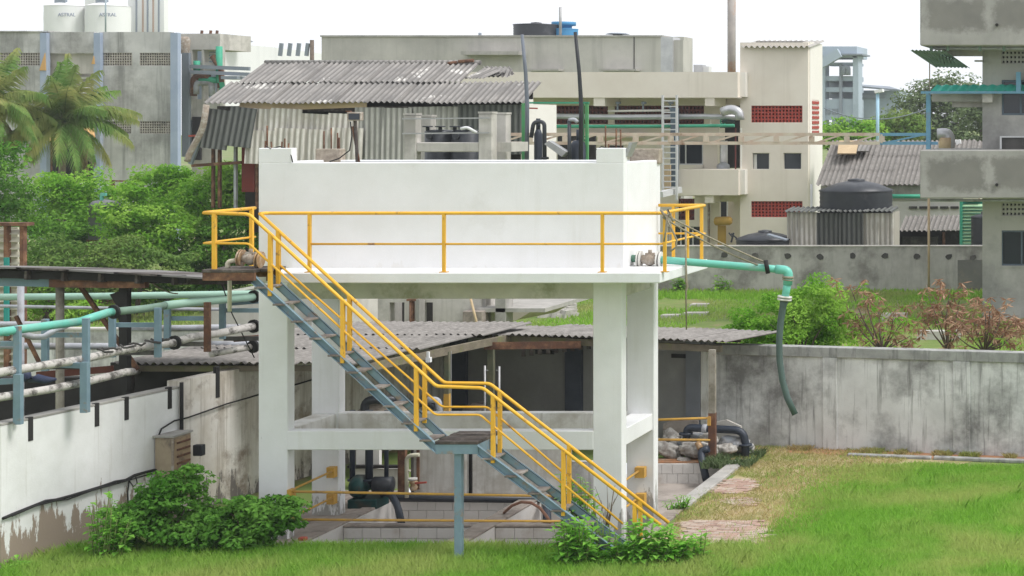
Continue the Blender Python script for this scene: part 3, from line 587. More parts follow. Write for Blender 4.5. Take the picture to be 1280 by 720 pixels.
def wsheet(t, u0, u1, v0, v1, y, m, seed=0, lean=.0, skew=0, w=1.0, jag=.05, name='wall_sheet'):
    r = random.Random(seed); x0, x1 = X(u0,y), X(u1,y); n = max(1, round((x1-x0)/w)); ww = (x1-x0)/n; zt, zb = Z(v0,y), Z(v1,y); L = zt-zb
    me = MB().corr((0,0,0),(1,0,0),(0,1,0), ww*1.06, L, .19, .038).mesh(name, m)
    for i in range(n):
        ey = Vector((skew, lean, 1)).normalized(); ex = Vector((1,0,0)); ex = (ex - ey*ex.dot(ey)).normalized(); nz = ex.cross(ey)
        o = Vector((x0+i*ww, y, zb + r.uniform(-jag,jag))) + Vector((0,-.02*(i%2),0))
        t.piece(name, me, o, ex, ey, nz)
wsheet(t, 251, 311, 133, 183, YE-.15, asb_dark, 1, .12, .12)
wsheet(t, 302, 445, 138, 172, YE+.05, asb_white, 2, .05, .05, jag=.1)
wsheet(t, 306, 450, 160, 202, YE-.1, asb_white, 3, .05, .03, jag=.12)
wsheet(t, 443, 512, 133, 198, YE+.05, asb_grey, 4, .04, jag=.06)
wsheet(t, 510, 570, 134, 200, YE+.1, asb_grey, 5, .04, jag=.05)
wsheet(t, 566, 652, 132, 194, YE+.16, asb_dark, 6, .03, jag=.05)
t.part('red_door', MB().pb(302,180,318,240,YE+.9,.1), mat('dark_red_door', (.24,.05,.04), (.19,.04,.035), 2, .8))
for u in (264,272,292,319): t.part('post', MB().pb(u,140,u+3,260,YE+.5,.12), rust if u != 292 else grey_pipe)
t.part('cross_rail', MB().bar(P(240,207,YE+.3),P(302,203,YE+.3),.1), rust); t.part('cross_rail', MB().bar(P(236,170,YE+.3),P(256,169,YE+.3),.06), red_paint)
t.part('downpipe', MB().tube(rounded([P(258,131,YE-.3),P(254,160,YE-.3),P(236,194,YE-.3),P(234,202,YE-.3)],.3), .10, 10), valve_m)
t.part('brace', MB().bar(P(254,165,YE),P(238,205,YE),.12), far_grey)
for u0, u1, v0, v1 in ((640,654,126,150),): t.part('corner_pier', MB().pb(652,124,660,215,YE+.5,.5), beige_pale)

# ------------------------------------------------------------------ concrete frame with black tanks, behind the white tank
Y = 48.0
t = T('tank_stand', 'unfinished pale concrete stand of short pillars and a beam behind the white tank', 'frame', (X(565,Y),Y,0))
for u0, u1, v0, y in ((504.5,520,144,Y),(526,539,146,Y+1.6),(598,615,142,Y),(617.5,633,143,Y+1.6)):
    t.part('pillar', MB().box(X(u0,y),X(u1,y),y,y+.35,0,Z(v0,y)), concrete_pale, bev=.02)
    t.part('pillar_cap', MB().box(X(u0,y)-.01,X(u1,y)+.01,y-.01,y+.36,Z(v0,y),Z(v0-2.5,y)), concrete_pale)
t.part('beam', MB().box(X(520,Y),X(598,Y),Y+.03,Y+.32,Z(190,Y),Z(178,Y)), concrete_pale, bev=.02)
t.part('side_beam', MB().box(X(614.7,Y),X(619,Y)+.3,Y+.36,Y+1.6,Z(190,Y),Z(178,Y)), concrete_pale)
for v in (148.5, 167): t.part('rail', MB().bar(P(503,v,Y-.1),P(612,v-1,Y-.1),.035), steel_thin)
for i, (u0, u1) in enumerate(((524,559),(557,594))):
    x, r = (X(u0,Y+.8)+X(u1,Y+.8))/2, (X(u1,Y)-X(u0,Y))/2
    t = T('filter_tank', 'black filter tank with stub valves inside the concrete frame, %s of the pair' % ('left' if i == 0 else 'right'), 'tank', (x,Y+.9,0), 'black filter tanks')
    t.part('shell', MB().lathe(x,Y+.9+.3,[(r,0),(r,Z(165,Y)),(r*.9,Z(163,Y)),(.05,Z(162,Y))],24), black_plastic)
    for du in (-9, 7): t.part('valve_stub', MB().lathe(x+du*Y/F,Y+.9,[(.05,Z(164,Y)),(.05,Z(159,Y)),(.14,Z(159,Y)),(.14,Z(157.5,Y)),(.01,Z(157.4,Y))],10), black_plastic)
    t.part('side_port', MB().tube([(x-.1,Y+.9-r+.38,Z(170,Y)),(x-.1,Y+.9-r+.22,Z(170,Y))],.09,12), black_plastic)
single('bent_white_pipe', 'short bent white pipe beside the black filter tanks', 'pipe', MB().tube(rounded([P(576,161,Y-.1),P(584,159,Y-.1),P(596,166,Y-.1)],.1),.04,8), white)

Y = 50.0
pole_m = mat('slate_pole', (.16,.18,.215), (.13,.145,.17), 2, .5); pole_k = mat('black_pole', (.03,.032,.036), None, rough=.5, bump=0)
single('vent_pole', 'tall bent slate grey pole rising beside the corrugated shed', 'pole', MB().tube([P(658.5,215,Y),P(659,130,Y),P(657,90,Y),P(652.5,43,Y)],[.058,.055,.05,.042],10), pole_m)
single('vent_pole', 'tall bent black pole rising in front of the cream building', 'pole', MB().tube([P(726,215,Y),P(726.5,130,Y),P(724,90,Y),P(719,40,Y)],[.06,.058,.052,.045],10), pole_k)
t = T('green_stand', 'green painted steel stand of posts and a cross bar holding the filter pipes', 'stand', (X(690,Y),Y,0))
t.part('platform', MB().box(X(600,46),X(748,50),45.8,51,1.62,1.72), concrete)
for u, w in ((654,4),(727,4.5),(733,3.5)): t.part('post', MB().pb(u-w/2,129,u+w/2,235,Y+.25,.09), green_post)
t.part('cross_bar', MB().pb(656,127.5,736,129.5,Y+.25,.06), green_pipe)
single('red_bar', 'thin red bar between the green stand and the shed corner', 'bar', MB().bar(P(655,135,Y+.6),P(672,135.5,Y+.6),.04), red_paint)
for u0, u1, v0, lab in ((663,673,162,'slim black filter column right of the slate grey pole'),(708,729,176,'wide black filter column below the black pole')):
    x, r = (X(u0,Y)+X(u1,Y))/2, (X(u1,Y)-X(u0,Y))/2
    t = T('filter_column', lab, 'tank', (x,Y,1.72)); t.part('shell', MB().lathe(x,Y+.3,[(r,1.72),(r,Z(v0+6,Y)),(r*.6,Z(v0,Y)),(.02,Z(v0-1,Y))],20), pipe_dark)
    t.part('neck', MB().cyl(x,Y+.3,Z(v0,Y),Z(v0-14,Y),.06,10), pipe_dark)
t = T('looped_pipe', 'black pipe looped over in an inverted U behind the white tank', 'pipe', P(680,215,Y))
t.part('pipe', MB().tube(rounded([P(664,172,Y-.1),P(667,152,Y-.1),P(680.5,152,Y-.1),P(681,215,Y-.1)],.22),.055,10), black_plastic)
t.part('flange', MB().cyl(X(681,Y-.1),Y-.1,Z(199,Y),Z(196,Y),.11,12), black_plastic)
t = T('looped_pipe', 'smaller black pipe stub with a grey elbow left of the green posts', 'pipe', P(712,215,Y))
t.part('pipe', MB().tube([P(712,215,Y-.1),P(711.5,150,Y-.1)],.05,10), black_plastic); t.part('elbow', MB().tube(rounded([P(711,150,Y-.1),P(718,149,Y-.1),P(722,153,Y-.1)],.1),.055,10), grey_pipe)
single('metal_chute', 'grey metal chute sloping down behind the white tank', 'chute', MB().prism([P(680,180,Y-.3),P(686,176,Y-.3),P(708,190,Y-.3),P(702,196,Y-.3)],(0,.3,0)), steel_thin)
single('grey_door', 'dark doorway panel at the foot of the cream wall behind the filter columns', 'door', MB().pb(697,168,744,240,60,.1), dark_in)
# rusty lattice truss carrying cables, and its blue post
Y = 58.6
t = T('lattice_truss', 'long faded red oxide lattice truss crossing in front of the cream building', 'truss', P(900,180,Y))
za, zb = Z(168,Y), Z(179,Y)
for dy in (0, .4):
    t.part('chord', MB().box(X(616,Y),X(1100,Y),Y+dy,Y+dy+.07,za-.05,za+.05), rusty_truss); t.part('chord', MB().box(X(616,Y),X(1100,Y),Y+dy,Y+dy+.07,zb-.05,zb+.05), rusty_truss)
for k in range(11):
    u = 622 + k*44
    t.part('web', MB().bar((X(u,Y),Y+.035,zb),(X(u+36,Y),Y+.035,za),.055), rusty_truss); t.part('upright', MB().bar((X(u+40,Y),Y+.03,zb),(X(u+40,Y),Y+.03,za),.07), rusty_truss)
    t.part('plate', MB().box(X(u+37,Y),X(u+44,Y),Y-.02,Y+.02,zb+.04,za-.06), rusty_truss)
t.part('blue_end_chord', MB().box(X(1100,Y),X(1158,Y),Y,Y+.07,za-.05,za+.05).box(X(1100,Y),X(1172,Y),Y,Y+.07,zb-.05,zb+.05), sky_blue); t.part('blue_web', MB().bar((X(1104,Y),Y+.035,zb),(X(1156,Y),Y+.035,za),.055), sky_blue)
single('truss_post', 'sky blue steel post carrying the end of the lattice truss', 'post', MB().pb(1157.5,116,1163,240,Y-.05,.15), sky_blue)
t = T('elbow_duct', 'thick pale duct elbow beyond the end of the blue truss', 'duct', P(1180,178,62)); t.part('bend', MB().tube(rounded([P(1172,168,62),P(1186,167,62),P(1187,185,62)],.35),.2,12), silver); t.part('sleeve', MB().cyl(X(1183,62),62,Z(190,62),Z(172,62),.26,12), plywood)
t = T('street_lamp', 'pale blue lamp post with a flat head in front of the far trees', 'lamp post', P(1097,200,95)); t.part('post', MB().cyl(X(1097,95),95,Z(200,95),Z(116,95),.09,10), mat('pale_blue_post', (.40,.60,.74), bump=0)); t.part('head', MB().bar(P(1094,115,95),P(1104,113,95),.5,.16), far_white)
t.part('arm', MB().bar(P(1097,117,95),P(1099,114,95),.12), far_white)
for i, (u, v, y) in enumerate(((1067,182,74),(1097,189,74))): pass

# ------------------------------------------------------------------ grey roofed store, sheds and tanks behind the far grey wall
Y = 76.0
t = T('store_house', 'long cream store with a striped grey corrugated roof left of the raw concrete block', 'store', (X(1130,Y),Y,0))
a, b = (Y,Z(231,Y)), (Y+3.6,Z(178,Y+3.6)); n = 3
x0, x1 = X(1020,Y), X(1300,Y)
for j in range(3):
    f0, f1 = j/3, (j+1)/3
    sheets(t, 'roof_sheet', 1.05, x0, x1, (a[0]+(b[0]-a[0])*f0, a[1]+(b[1]-a[1])*f0+.02*j), (a[0]+(b[0]-a[0])*f1, a[1]+(b[1]-a[1])*f1+.02*j), store_sheet, pitch=.20, amp=.04, seed=10+j)
t.part('wall', MB().box(x0+.1,x1,Y+.6,Y+.9,0,Z(229,Y)), beige_pale)
t.part('wall_band', MB().box(x0+.1,x1,Y+.5,Y+.6,Z(250,Y),Z(233,Y)), concrete_pale)
t.part('eave_pipe', MB().tube([P(1108,245.5,Y-.1),P(1160,245.5,Y-.1)],.09,8), green_pipe)
for k in range(5): t.part('vent_slot', MB().pb(1136+k*13,258,1146+k*13,261,Y+.45,.1), sooty)
t.part('patch_sheet', MB().prism([P(1047,193,Y+1.6),P(1070,193,Y+1.6),P(1074,177,Y+3.2),P(1049,177,Y+3.2)],(0,-.05,.05)), plywood)
t.part('patch_sheet', MB().prism([P(1072,190,Y+2),P(1086,190,Y+2),P(1088,178,Y+3.2),P(1074,178,Y+3.2)],(0,-.05,.05)), asb_old)
t.part('roof_lamp', MB().bar(P(1192,178,Y+3.5),P(1200,177,Y+3.5),.2), far_white)
for u in (1068,1100,1198): t.part('white_vent', MB().bar(P(u-3,178.5,Y+3.4),P(u+3,177,Y+3.4),.2), far_white)
Y = 73.5
t = T('lean_to', 'small lean to roof of short grey sheets over a dark opening behind the grey wall', 'lean to', (X(1160,Y),Y,0))
sheets(t, 'roof_sheet', 1.0, X(1125,Y), X(1197,Y), (Y,Z(288,Y)), (Y+1.6,Z(271,Y+1.6)), store_sheet, pitch=.20, amp=.045, seed=20)
t.part('dark_opening', MB().pb(1122,288,1200,330,Y+1.4,.1), dark_in); t.part('post', MB().pb(1178,290,1181,330,Y+.2,.1), rust); t.part('back_wall', MB().pb(1128,296,1172,330,Y+1.0,.1), sooty)
Y = 72.5
t = T('louvre_tower', 'pale green slatted cooling tower beside the raw concrete block', 'cooling tower', (X(1215,Y),Y,0))
for k in range(13): t.part('slat', MB().prism([P(1203,258+k*4.2,Y-.15),P(1232,258+k*4.2,Y-.15),P(1232,255+k*4.2,Y),P(1203,255+k*4.2,Y)],(0,.04,0)), pale_green)
t.part('corner_post', MB().pb(1199.5,250,1203,330,Y-.2,.2), green_pipe); t.part('panel', MB().pb(1200,252,1236,332,Y+.3,.1), mat('teal_panel', (.04,.30,.26), (.03,.26,.22), 1, .8)); t.part('cap', MB().pb(1204,248,1225,252,Y-.1,.8), cream_slat)
tank('water_tank', 'ribbed black tank squeezed between the green louvres and the raw concrete block', 1212, 1244, 272, 312, 71, black_plastic, dome=.1)
Y = 70.3
t = T('tank_shed', 'corrugated sheet shed in front of the large round black tank', 'shed', (X(1053,Y),Y,0))
wsheet(t, 984, 1021, 265, 312, Y, asb_white, 30, w=.6, jag=.01); wsheet(t, 1021, 1078, 266, 312, Y-.03, asb_dark, 31, w=.9, jag=.01); wsheet(t, 1078, 1117, 266, 312, Y, asb_white, 32, w=.65, jag=.01)
sheets(t, 'roof_sheet', 1.0, X(982,Y), X(1116,Y), (Y-.15,Z(264.5,Y)), (Y+1.5,Z(261.5,Y)), asb_dark, seed=33, amp=.035)
t.part('side_wall', MB().box(X(1116,Y)-.03,X(1116,Y)+.0,Y+.1,Y+1.7,0,Z(266,Y)), asb_white)
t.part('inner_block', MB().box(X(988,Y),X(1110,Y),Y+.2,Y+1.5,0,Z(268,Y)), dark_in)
tank('water_tank', 'large round black tank with a conical top standing on the sheet shed', 1016, 1108, 240, 268, 70.6, black_plastic, dome=.45)
tk = tank('water_tank', 'low black tank with a ridged lid half hidden behind the grey wall', 912, 984, 301, 330, 69.6, black_plastic, dome=.3)
for k in range(10):
    aa = k*.628; tk.part('rib', MB().bar((X(948,69.6)+.25*math.cos(aa),69.6+1.11+.25*math.sin(aa),Z(293,69.6)),(X(948,69.6)+1.08*math.cos(aa),69.6+1.11+1.08*math.sin(aa),Z(300.5,69.6)),.05), black_plastic)
tk.part('valve_spikes', MB().bar(P(914,303,69.5),P(917,291,69.5),.06).bar(P(914,292,69.5),P(921,298,69.5),.05).bar(P(911,291,69.5),P(916,297,69.5),.04), black_plastic)
single('steel_tray', 'flat steel tray edge leaning beside the low black tank', 'tray', MB().bar(P(960,293,69.4),P(984,300,69.4),.5,.05), far_grey)
# far grey boundary wall with drain holes
Y = 68.5
far_wall_m = mat('mottled_grey_wall', (.54,.52,.49), (.40,.38,.355), 1.2, .95, c3=(.22,.205,.19), sc3=.6, t3=(.48,.66), st=(.24,.225,.21), sts=(2.2,2.2,.35), stt=(.5,.75), amt=.7, bump=.15)
t = T('far_wall', 'mottled grey boundary wall with a row of dark drain stains across the field', 'wall', (X(1000,Y),Y,0))
t.part('wall', MB().box(X(660,Y),X(1236,Y),Y,Y+.3,-.2,Z(308.5,Y)), far_wall_m)
t.part('coping', MB().box(X(660,Y),X(1236,Y),Y-.03,Y+.33,Z(308.5,Y),Z(307,Y)), concrete_pale)
for u, v in ((757,320),(905,319),(944,320),(984,320),(1025,321),(1066,320),(1106,320),(1146,320),(1186,321),(1216,322)):
    a = [P(u+5.2*math.cos(k*.785)*rnd.uniform(.6,1.1), v+4.2*math.sin(k*.785)*rnd.uniform(.7,1.1), Y-.025) for k in range(8)]
    t.part('drain_hole', MB().prism(a, (0,.05,0)), sooty)
t.part('damp_patch', MB().pb(1197,325,1228,362,Y-.015,.03), rpatch)
single('wall_pole', 'thin tan pole standing against the far grey wall', 'pole', MB().cyl(X(1161,67),67,0,Z(248,67),.045,8), plywood)

# ------------------------------------------------------------------ raw concrete block on the right
Y = 58.5; YB = 56.5
t = T('concrete_block', 'raw grey concrete industrial block with two deep overhanging balcony slabs', 'building', (X(1300,Y),Y,0))
slab_m = patched('damp_patched_concrete', X(1236,YB)-X(1154,YB), X(1154,YB), (Z(18,YB),Z(217,YB)), 36*YB/F, 19*YB/F)
bw = MB(); UR = 1440
for u0, u1, v0, v1 in ((1228,1252,57,420),(1252,UR,80,100),(1252,UR,144,253),(1252,UR,270,288),(1252,UR,332,420),(1300,UR,57,80),(1300,UR,100,144),(1300,UR,253,270),(1300,UR,288,332),(1252,1300,57,63)):
    bw.pb(u0,v0,u1,v1,Y,.3)
t.part('wall', bw, rblock); t.part('core', MB().box(X(1228,Y),X(UR,Y),Y+.9,Y+9,-.2,Z(-60,Y)), rblock)
for v0, v1, lab in ((-70,57,0),(187.5,248,1)):
    t.part('balcony', MB().box(X(1150,YB),X(UR,YB),YB,Y+2,Z(v1,YB),Z(v0,YB)), slab_m, bev=.03)
    t.part('spout', MB().tube([P(1246,v1-17 if lab else 31,YB+.1),P(1246,v1-17 if lab else 31,YB-.12)],.05,10), dark_in)
for v0, v1 in ((63,80),(253,270)): screen(t, 1252, v0, 1300, v1, Y+.06, 10, 3, rblock, .5)
window(t, 1252, 100, 1300, 144, Y+.05, win_dark, (1276,), 2.5); window(t, 1251.5, 288, 1300, 332, Y+.05, win_dark, (1277,), 2, sill=rblock)
t.part('mesh_window', MB().pb(1252,172,1300,187,Y-.2,.2), sooty); t.part('window_rail', MB().bar(P(1250,171,Y-.25),P(1300,171,Y-.25),.05).bar(P(1251,171,Y-.25),P(1251,188,Y-.25),.06), win_frame)
for v in (60.5, 250.5): t.part('soffit_pipe', MB().tube([P(1163,v,YB+.5),P(1440,v,YB+.5)],.04,8), grey_pipe)
for u in (1164,1185,1225,1255): t.part('hanger', MB().bar(P(u,57,YB+.5),P(u,64,YB+.5),.09), green_grey)
t.part('soffit_beam', MB().pb(1180,57,1228,70,Y-.4,.3), concrete); t.part('soffit_shelf', MB().pb(1218,75,1228,77,Y-.3,.3), rblock)
t.part('canopy_beam', MB().pb(1165,117,1228,127,Y,.4).pb(1190,127,1228,134,Y+.3,.4), concrete); t.part('canopy_bracket', MB().pb(1228,115,1240.5,128,Y-.4,.4), concrete_pale)
t = T('sheet_awning', 'grey green ribbed sheet awning tilted under the upper concrete balcony', 'awning', P(1165,70,58))
t.part('sheet', MB().corr(P(1136,62.5,56.9),(1,0,-.02),(.45,1.0,-.36),X(1180,57)-X(1150,57)+.4,1.6,.12,.02), green_grey)
for k in range(6): t.part('rib', MB().bar(P(1172+k*4.2,67+k*1.6,57.2),P(1175+k*4.2,79.5,57.9),.05), green_grey)
t.part('rod', MB().cyl(X(1162,58),58,Z(118,58),Z(66,58),.02,6), rope_m)
t = T('teal_awning', 'bright teal sheet canopy on a pale blue steel beam at the concrete block', 'awning', P(1220,115,58.2))
t.part('sheet', MB().corr(P(1163,114.5,57.95),(1,0,.004),(.25,1,.40),X(1330,58)-X(1166,58),.62,.3,.02), teal_sheet)
t.part('beam', MB().pb(1151,114,1330,117,57.9,.15), sky_blue)
for k in range(5): t.part('bracket', MB().pb(1270+k*12,90,1276+k*12,114,57.9,.1), sky_blue)
single('bird_wire', 'pale sagging cable between the lamp post and the trees on the right', 'cable', MB().tube(sag(P(1030,135,95),P(1160,135,95),.6),.03,5), far_grey)
# ------------------------------------------------------------------ elevated white tank
YT, YK, YS, YB2 = 27.8, 29.75, 26.9, 29.6           # tank front, tank back, slab front, slab back
xL, xR = X(323,YT), X(780,YT); cw, cd = .45, .23
zS, zU, zB, zT, zC = Z(341,YS), Z(354,YS), Z(373.5,YT), Z(203,YT), Z(185,YT)
t = T('elevated_tank', 'big white rectangular water tank raised on four columns beside the yellow railed stair', 'water tank', ((xL+xR)/2,YT,0))
tank_root = t
for x in (xL, xR-cw-.03):
    for y in (YT, YK-cd-.02): t.part('column', MB().box(x,x+cw,y,y+cd,-.6,zU+.02 if y==YT else zU), white_col, bev=.012)
t.part('slab', MB().box(X(323,YS),X(825.5,YS),YS,YB2,zU,zS), white, bev=.012)
a = MB().box(xL,xR,YT,YT+.18,zS-.12,zT).box(xL,xR,YK-.18,YK,zS-.12,zT).box(xL,xL+.18,YT+.18,YK-.18,zS-.12,zT).box(xR-.18,xR,YT+.18,YK-.18,zS-.12,zT)
t.part('tank_wall', a, white_tank, bev=.012)
t.part('tank_floor', MB().box(xL+.01,xR-.01,YT+.17,YK-.17,zU-.003,zS+.05), concrete)
t.part('corner_upstand', MB().box(xL,X(364.5,YT),YT+.001,YT+.17,zT-.01,zC), white, bev=.01)
t.part('corner_upstand', MB().box(X(745,YT),xR-.001,YT+.001,YT+.17,zT-.01,zC), white, bev=.01)
yb = YK-.2; t.part('corner_upstand', MB().box(X(787,yb),X(824,yb),yb,YK,zT-.06,Z(186,yb)), grav, label='rough unplastered corner block', bev=.01)
t.part('corner_upstand', MB().box(X(394,yb),X(425,yb),yb,YK,zT-.06,Z(186,yb)), grav, label='rough unplastered corner block', bev=.01)
bx0, bx1 = xL+cw, xR-cw-.03
for y in (YT+.004, YK-cd+.02): t.part('upper_beam', MB().box(bx0-.01,bx1+.01,y,y+.2,zB,zU), bare_beam, bev=.008)
for x in (xL+.05, xR-.29): t.part('upper_beam', MB().box(x,x+.2,YT+cd-.01,YK-cd+.0,zB+.01,zU), bare_beam, bev=.008)
z0, z1 = Z(562.5,YT), Z(538.5,YT)
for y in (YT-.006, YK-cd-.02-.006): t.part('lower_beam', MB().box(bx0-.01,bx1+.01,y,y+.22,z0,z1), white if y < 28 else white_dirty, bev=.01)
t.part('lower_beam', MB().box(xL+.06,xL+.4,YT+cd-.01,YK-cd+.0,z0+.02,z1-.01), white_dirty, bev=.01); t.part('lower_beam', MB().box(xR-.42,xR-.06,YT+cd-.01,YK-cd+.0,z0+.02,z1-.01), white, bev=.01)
r = random.Random(3)
for u, v0, v1, lean in ((334,157,186,0),(331,176,187,1),(340,177,187,-1),(352,177,187,.5),(356,173,187,0),(360,179,187,1),(757,157,186,0),(770,160,186,.3),(776,162,186,-.3),(760,180,186,1),(792,179,188,.5),(405,164,188,0),(414,160,188,.2),(422,166,188,0),(424,172,188,0)):
    y = YT+.09 if not 390 < u < 430 and u != 792 else YK-.1
    t.part('rebar', MB().tube([P(u,v1+3,y),P(u+lean,v0,y)],.012,6), rust)
t.part('wire_coil', MB().tube([P(333,183,YT+.05),P(338,186,YT),P(350,183,YT+.1),P(362,187,YT+.02),P(366,203,YT-.01)],.009,5).tube([P(745,187,YT),P(752,183,YT+.1),P(762,186,YT+.02),P(770,184,YT+.1)],.009,5), cable_m)
single('steel_plate', 'bent grey steel plate leaning on the right corner of the white tank', 'plate', MB().prism([P(781,196,YT+.1),P(784,196,YT+.1),P(791,178,YT+.1),P(786,178,YT+.1)],(0,.25,0)), steel_thin)
# ------------------------------------------------------------------ guard rail on the slab
yr = YS+.07; zt, zm = Z(266.5,yr), Z(305,yr); rr = .026
t = T('guard_rail', 'yellow pipe guard rail round the edge of the white tank slab', 'railing', (X(580,yr),yr,zS))
c0, c1 = Vector((X(826,yr),yr,0)), Vector((X(826,yr),YB2-.06,0)); c2 = Vector((xR+.03,YB2-.06,0))
def zz(p, z): return Vector((p.x,p.y,z))
st = Vector((X(325,26.62),26.62,Z(267.3,26.62)))
t.part('top_rail', MB().tube(rounded([st, Vector((X(331,yr),yr,zt)), zz(c0,zt), zz(c1,zt), zz(c2,zt)],.12), rr, 8), yellow)
t.part('mid_rail', MB().tube(rounded([Vector((X(389,yr),yr,zm)), zz(c0,zm), zz(c1,zm), zz(c2,zm)],.06), .017, 8), yellow)
for p in (Vector((X(387,yr),yr,0)),Vector((X(555,yr),yr,0)),Vector((X(753,yr),yr,0)),Vector((X(831,27.03),27.03,0)),Vector((c0.x-.02,28.5,0)),Vector((c0.x-.02,29.35,0)),Vector((-8.3,YB2-.06,0))):
    q = t.part('post', MB().bar(zz(p,zS), zz(p,zt), .045), yellow); t.part('base_plate', MB().box(p.x-.055,p.x+.055,p.y-.05,p.y+.05,zS,zS+.012), yellow_old, q)
# ------------------------------------------------------------------ stair
yn, yf = 26.2, 26.62
t = T('steel_stair', 'blue grey steel stair with yellow handrails climbing in two flights to the white tank', 'stair', (-10.5,26.4,0))
A0, A1, B0, B1 = Vector((X(316,yn),yn,Z(341,yn))), Vector((X(545,yn),yn,Z(553,yn))), Vector((X(598,yn),yn,Z(556,yn))), Vector((-7.86,yn,0))
d = lambda y: Vector((0,y-yn,0)); hz = Vector((0,0,.145))
for y, o in ((yn,0),(yf,0)):
    for a, b in ((A0,A1),(B0,B1)):
        a_, b_ = a+d(y), b+d(y); w = .05
        web = MB().prism([a_-hz, b_-hz, b_, a_], (0,.012,0))
        s = t.part('stringer', web, steel_blue)
        t.part('flange', MB().prism([a_-Vector((0,0,.012)), b_-Vector((0,0,.012)), b_, a_], (0,-w if y==yn else w,0)).prism([a_-hz, b_-hz, b_-hz+Vector((0,0,.012)), a_-hz+Vector((0,0,.012))], (0,-w if y==yn else w,0)), steel_blue, s)
def treads(a, b, n, k0):
    for i in range(n):
        f = (i+k0)/n; p = a.lerp(b, f)
        t.part('tread', MB().box(p.x-.09,p.x+.09,yn-.05,yf+.0,p.z-.105,p.z-.075), tread_m, bev=.004)
treads(A0, A1, 10, .5); treads(B0, B1, 7, .45)
# landings
zl = Z(553,yn-.02)+.02
t.part('landing_frame', MB().box(A1.x,B0.x,yn-.02,yn+.03,zl-.19,zl-.05).box(A1.x,B0.x,26.82,26.87,zl-.19,zl-.05).box(A1.x,A1.x+.05,yn+.03,26.82,zl-.19,zl-.05).box(B0.x-.05,B0.x,yn+.03,26.82,zl-.19,zl-.05), steel_blue)
for k in range(5): t.part('landing_plank', MB().box(A1.x-.01,B0.x+.0,yn-.03+k*.182,yn+.142+k*.182,zl-.05,zl-.005+.008*(k%2)), dark_wood, bev=.006)
t.part('support_post', MB().box(X(566.5,yn),X(575.5,yn),yn+.03,yn+.13,0,zl-.19), steel_blue, bev=.006)
zl2 = Z(337,26.1); xa, xb = X(253,26.1), X(318,26.1)
t.part('top_landing_frame', MB().box(xa,xb,26.1,26.15,zl2-.16,zl2-.045).box(xa,xb,26.72,26.77,zl2-.16,zl2-.045).box(xa,xa+.05,26.15,26.72,zl2-.16,zl2-.045), rust)
for k in range(4): t.part('top_landing_plank', MB().box(xa-.01,xb+.12*(k%2),26.09+k*.175,26.255+k*.175,zl2-.045,zl2-.003*(k%3)), dark_wood, bev=.006)
t.part('landing_bracket', MB().bar((xb-.1,26.7,zl2-.12),(X(323,26.95)+.15,26.95,zU+.05),.06), rust)
# handrails
def pp(u, v, y): return P(u, v, y)
near = [P(254.5,266,yn), P(311,267.7,yn), P(545.4,482.9,yn), P(603.8,485,yn), P(826,656.5,yn)]
far = [P(325,267.3,yf), P(555.2,478.7,yf), P(612.2,479.4,yf), P(836,653.5,yf)]
t.part('handrail', MB().tube(rounded(near,.06), .026, 8), yellow); t.part('handrail', MB().tube(rounded(far,.06), .026, 8), yellow)
t.part('mid_rail', MB().tube(rounded([P(255,304,yn),P(311,304.5,yn),P(544,518.5,yn),P(600,518.5,yn),P(772,662,yn)],.05), .017, 8), yellow)
t.part('mid_rail', MB().tube(rounded([P(347,329,yf),P(553,508.7,yf),P(609,508.7,yf),P(779,655,yf)],.05), .017, 8), yellow)
t.part('landing_rail', MB().tube([P(254.8,266,yn),P(254.8,266,yn)+Vector((0,1.45,0))], .026, 8), yellow); t.part('landing_rail', MB().tube([P(255,304,yn),P(255,304,yn)+Vector((0,1.45,0))], .017, 8), yellow)
def interp(path, u, y):
    for p, q in zip(path, path[1:]):
        up, uq = CX+F*p.x/p.y, CX+F*q.x/q.y
        if up-1 <= u <= uq+1: return p.lerp(q, (u-up)/(uq-up))
for path, y, lst in ((near, yn, ((268,A0),(338,0),(428.5,0),(520.5,0),(616.5,0),(704.5,0),(793.5,0))), (far, yf, ((348,0),(437,0),(531,0),(625,0),(711.5,0),(800.5,0)))):
    for u, fl in lst:
        p = interp(path, u, y)
        if fl: zb = zl2
        else:
            a, b = (A0, A1) if u < 545 else (B0, B1); zb = max(0, a.z + (b.z-a.z)*(p.x-a.x)/(b.x-a.x) - .10)
        t.part('rail_post', MB().bar((p.x,p.y+(.0),zb),(p.x,p.y,p.z),.055,.05), yellow)
t.part('rail_post', MB().bar((X(314.5,27.5),27.5,zU),(X(314.5,27.5),27.5,near[0].z),.05), yellow)
# valve sitting on the top landing
yv = 26.45
def valve(t, p, q, r, m, fm, stem=True):
    p, q = Vector(p), Vector(q); L = lambda f: p.lerp(q, f)
    t.part('body', MB().tube([L(.18),L(.3),L(.42),L(.5),L(.58),L(.7),L(.82)],[r*.75,r*.8,r*1.05,r*1.15,r*1.05,r*.8,r*.75],14), m)
    for f in (.0,.10,.78,.9): t.part('flange', MB().tube([L(f),L(f+.06)], r*1.45, 16), fm)
    if stem: c = L(.5); t.part('stem', MB().cyl(c.x,c.y,c.z+r*.9,c.z+r*1.7,r*.35,8), m); t.part('bonnet', MB().box(c.x-r*.7,c.x+r*.7,c.y-r*.6,c.y+r*.6,c.z+r*.8,c.z+r*1.15), m)
t = T('gate_valve', 'rusty brown gate valve with a cream elbow pipe on the top stair landing', 'valve', P(310,334,yv))
valve(t, P(299,322,yv), P(328,325,yv), .085, valve_m, brass); t.part('lever', MB().bar(P(307,316,yv),P(322,317,yv),.03), steel_thin)
t.part('elbow_pipe', MB().tube(rounded([P(299,325,yv),P(284.5,327,yv),P(284.5,338,yv)],.08),.035,10), cream_slat)
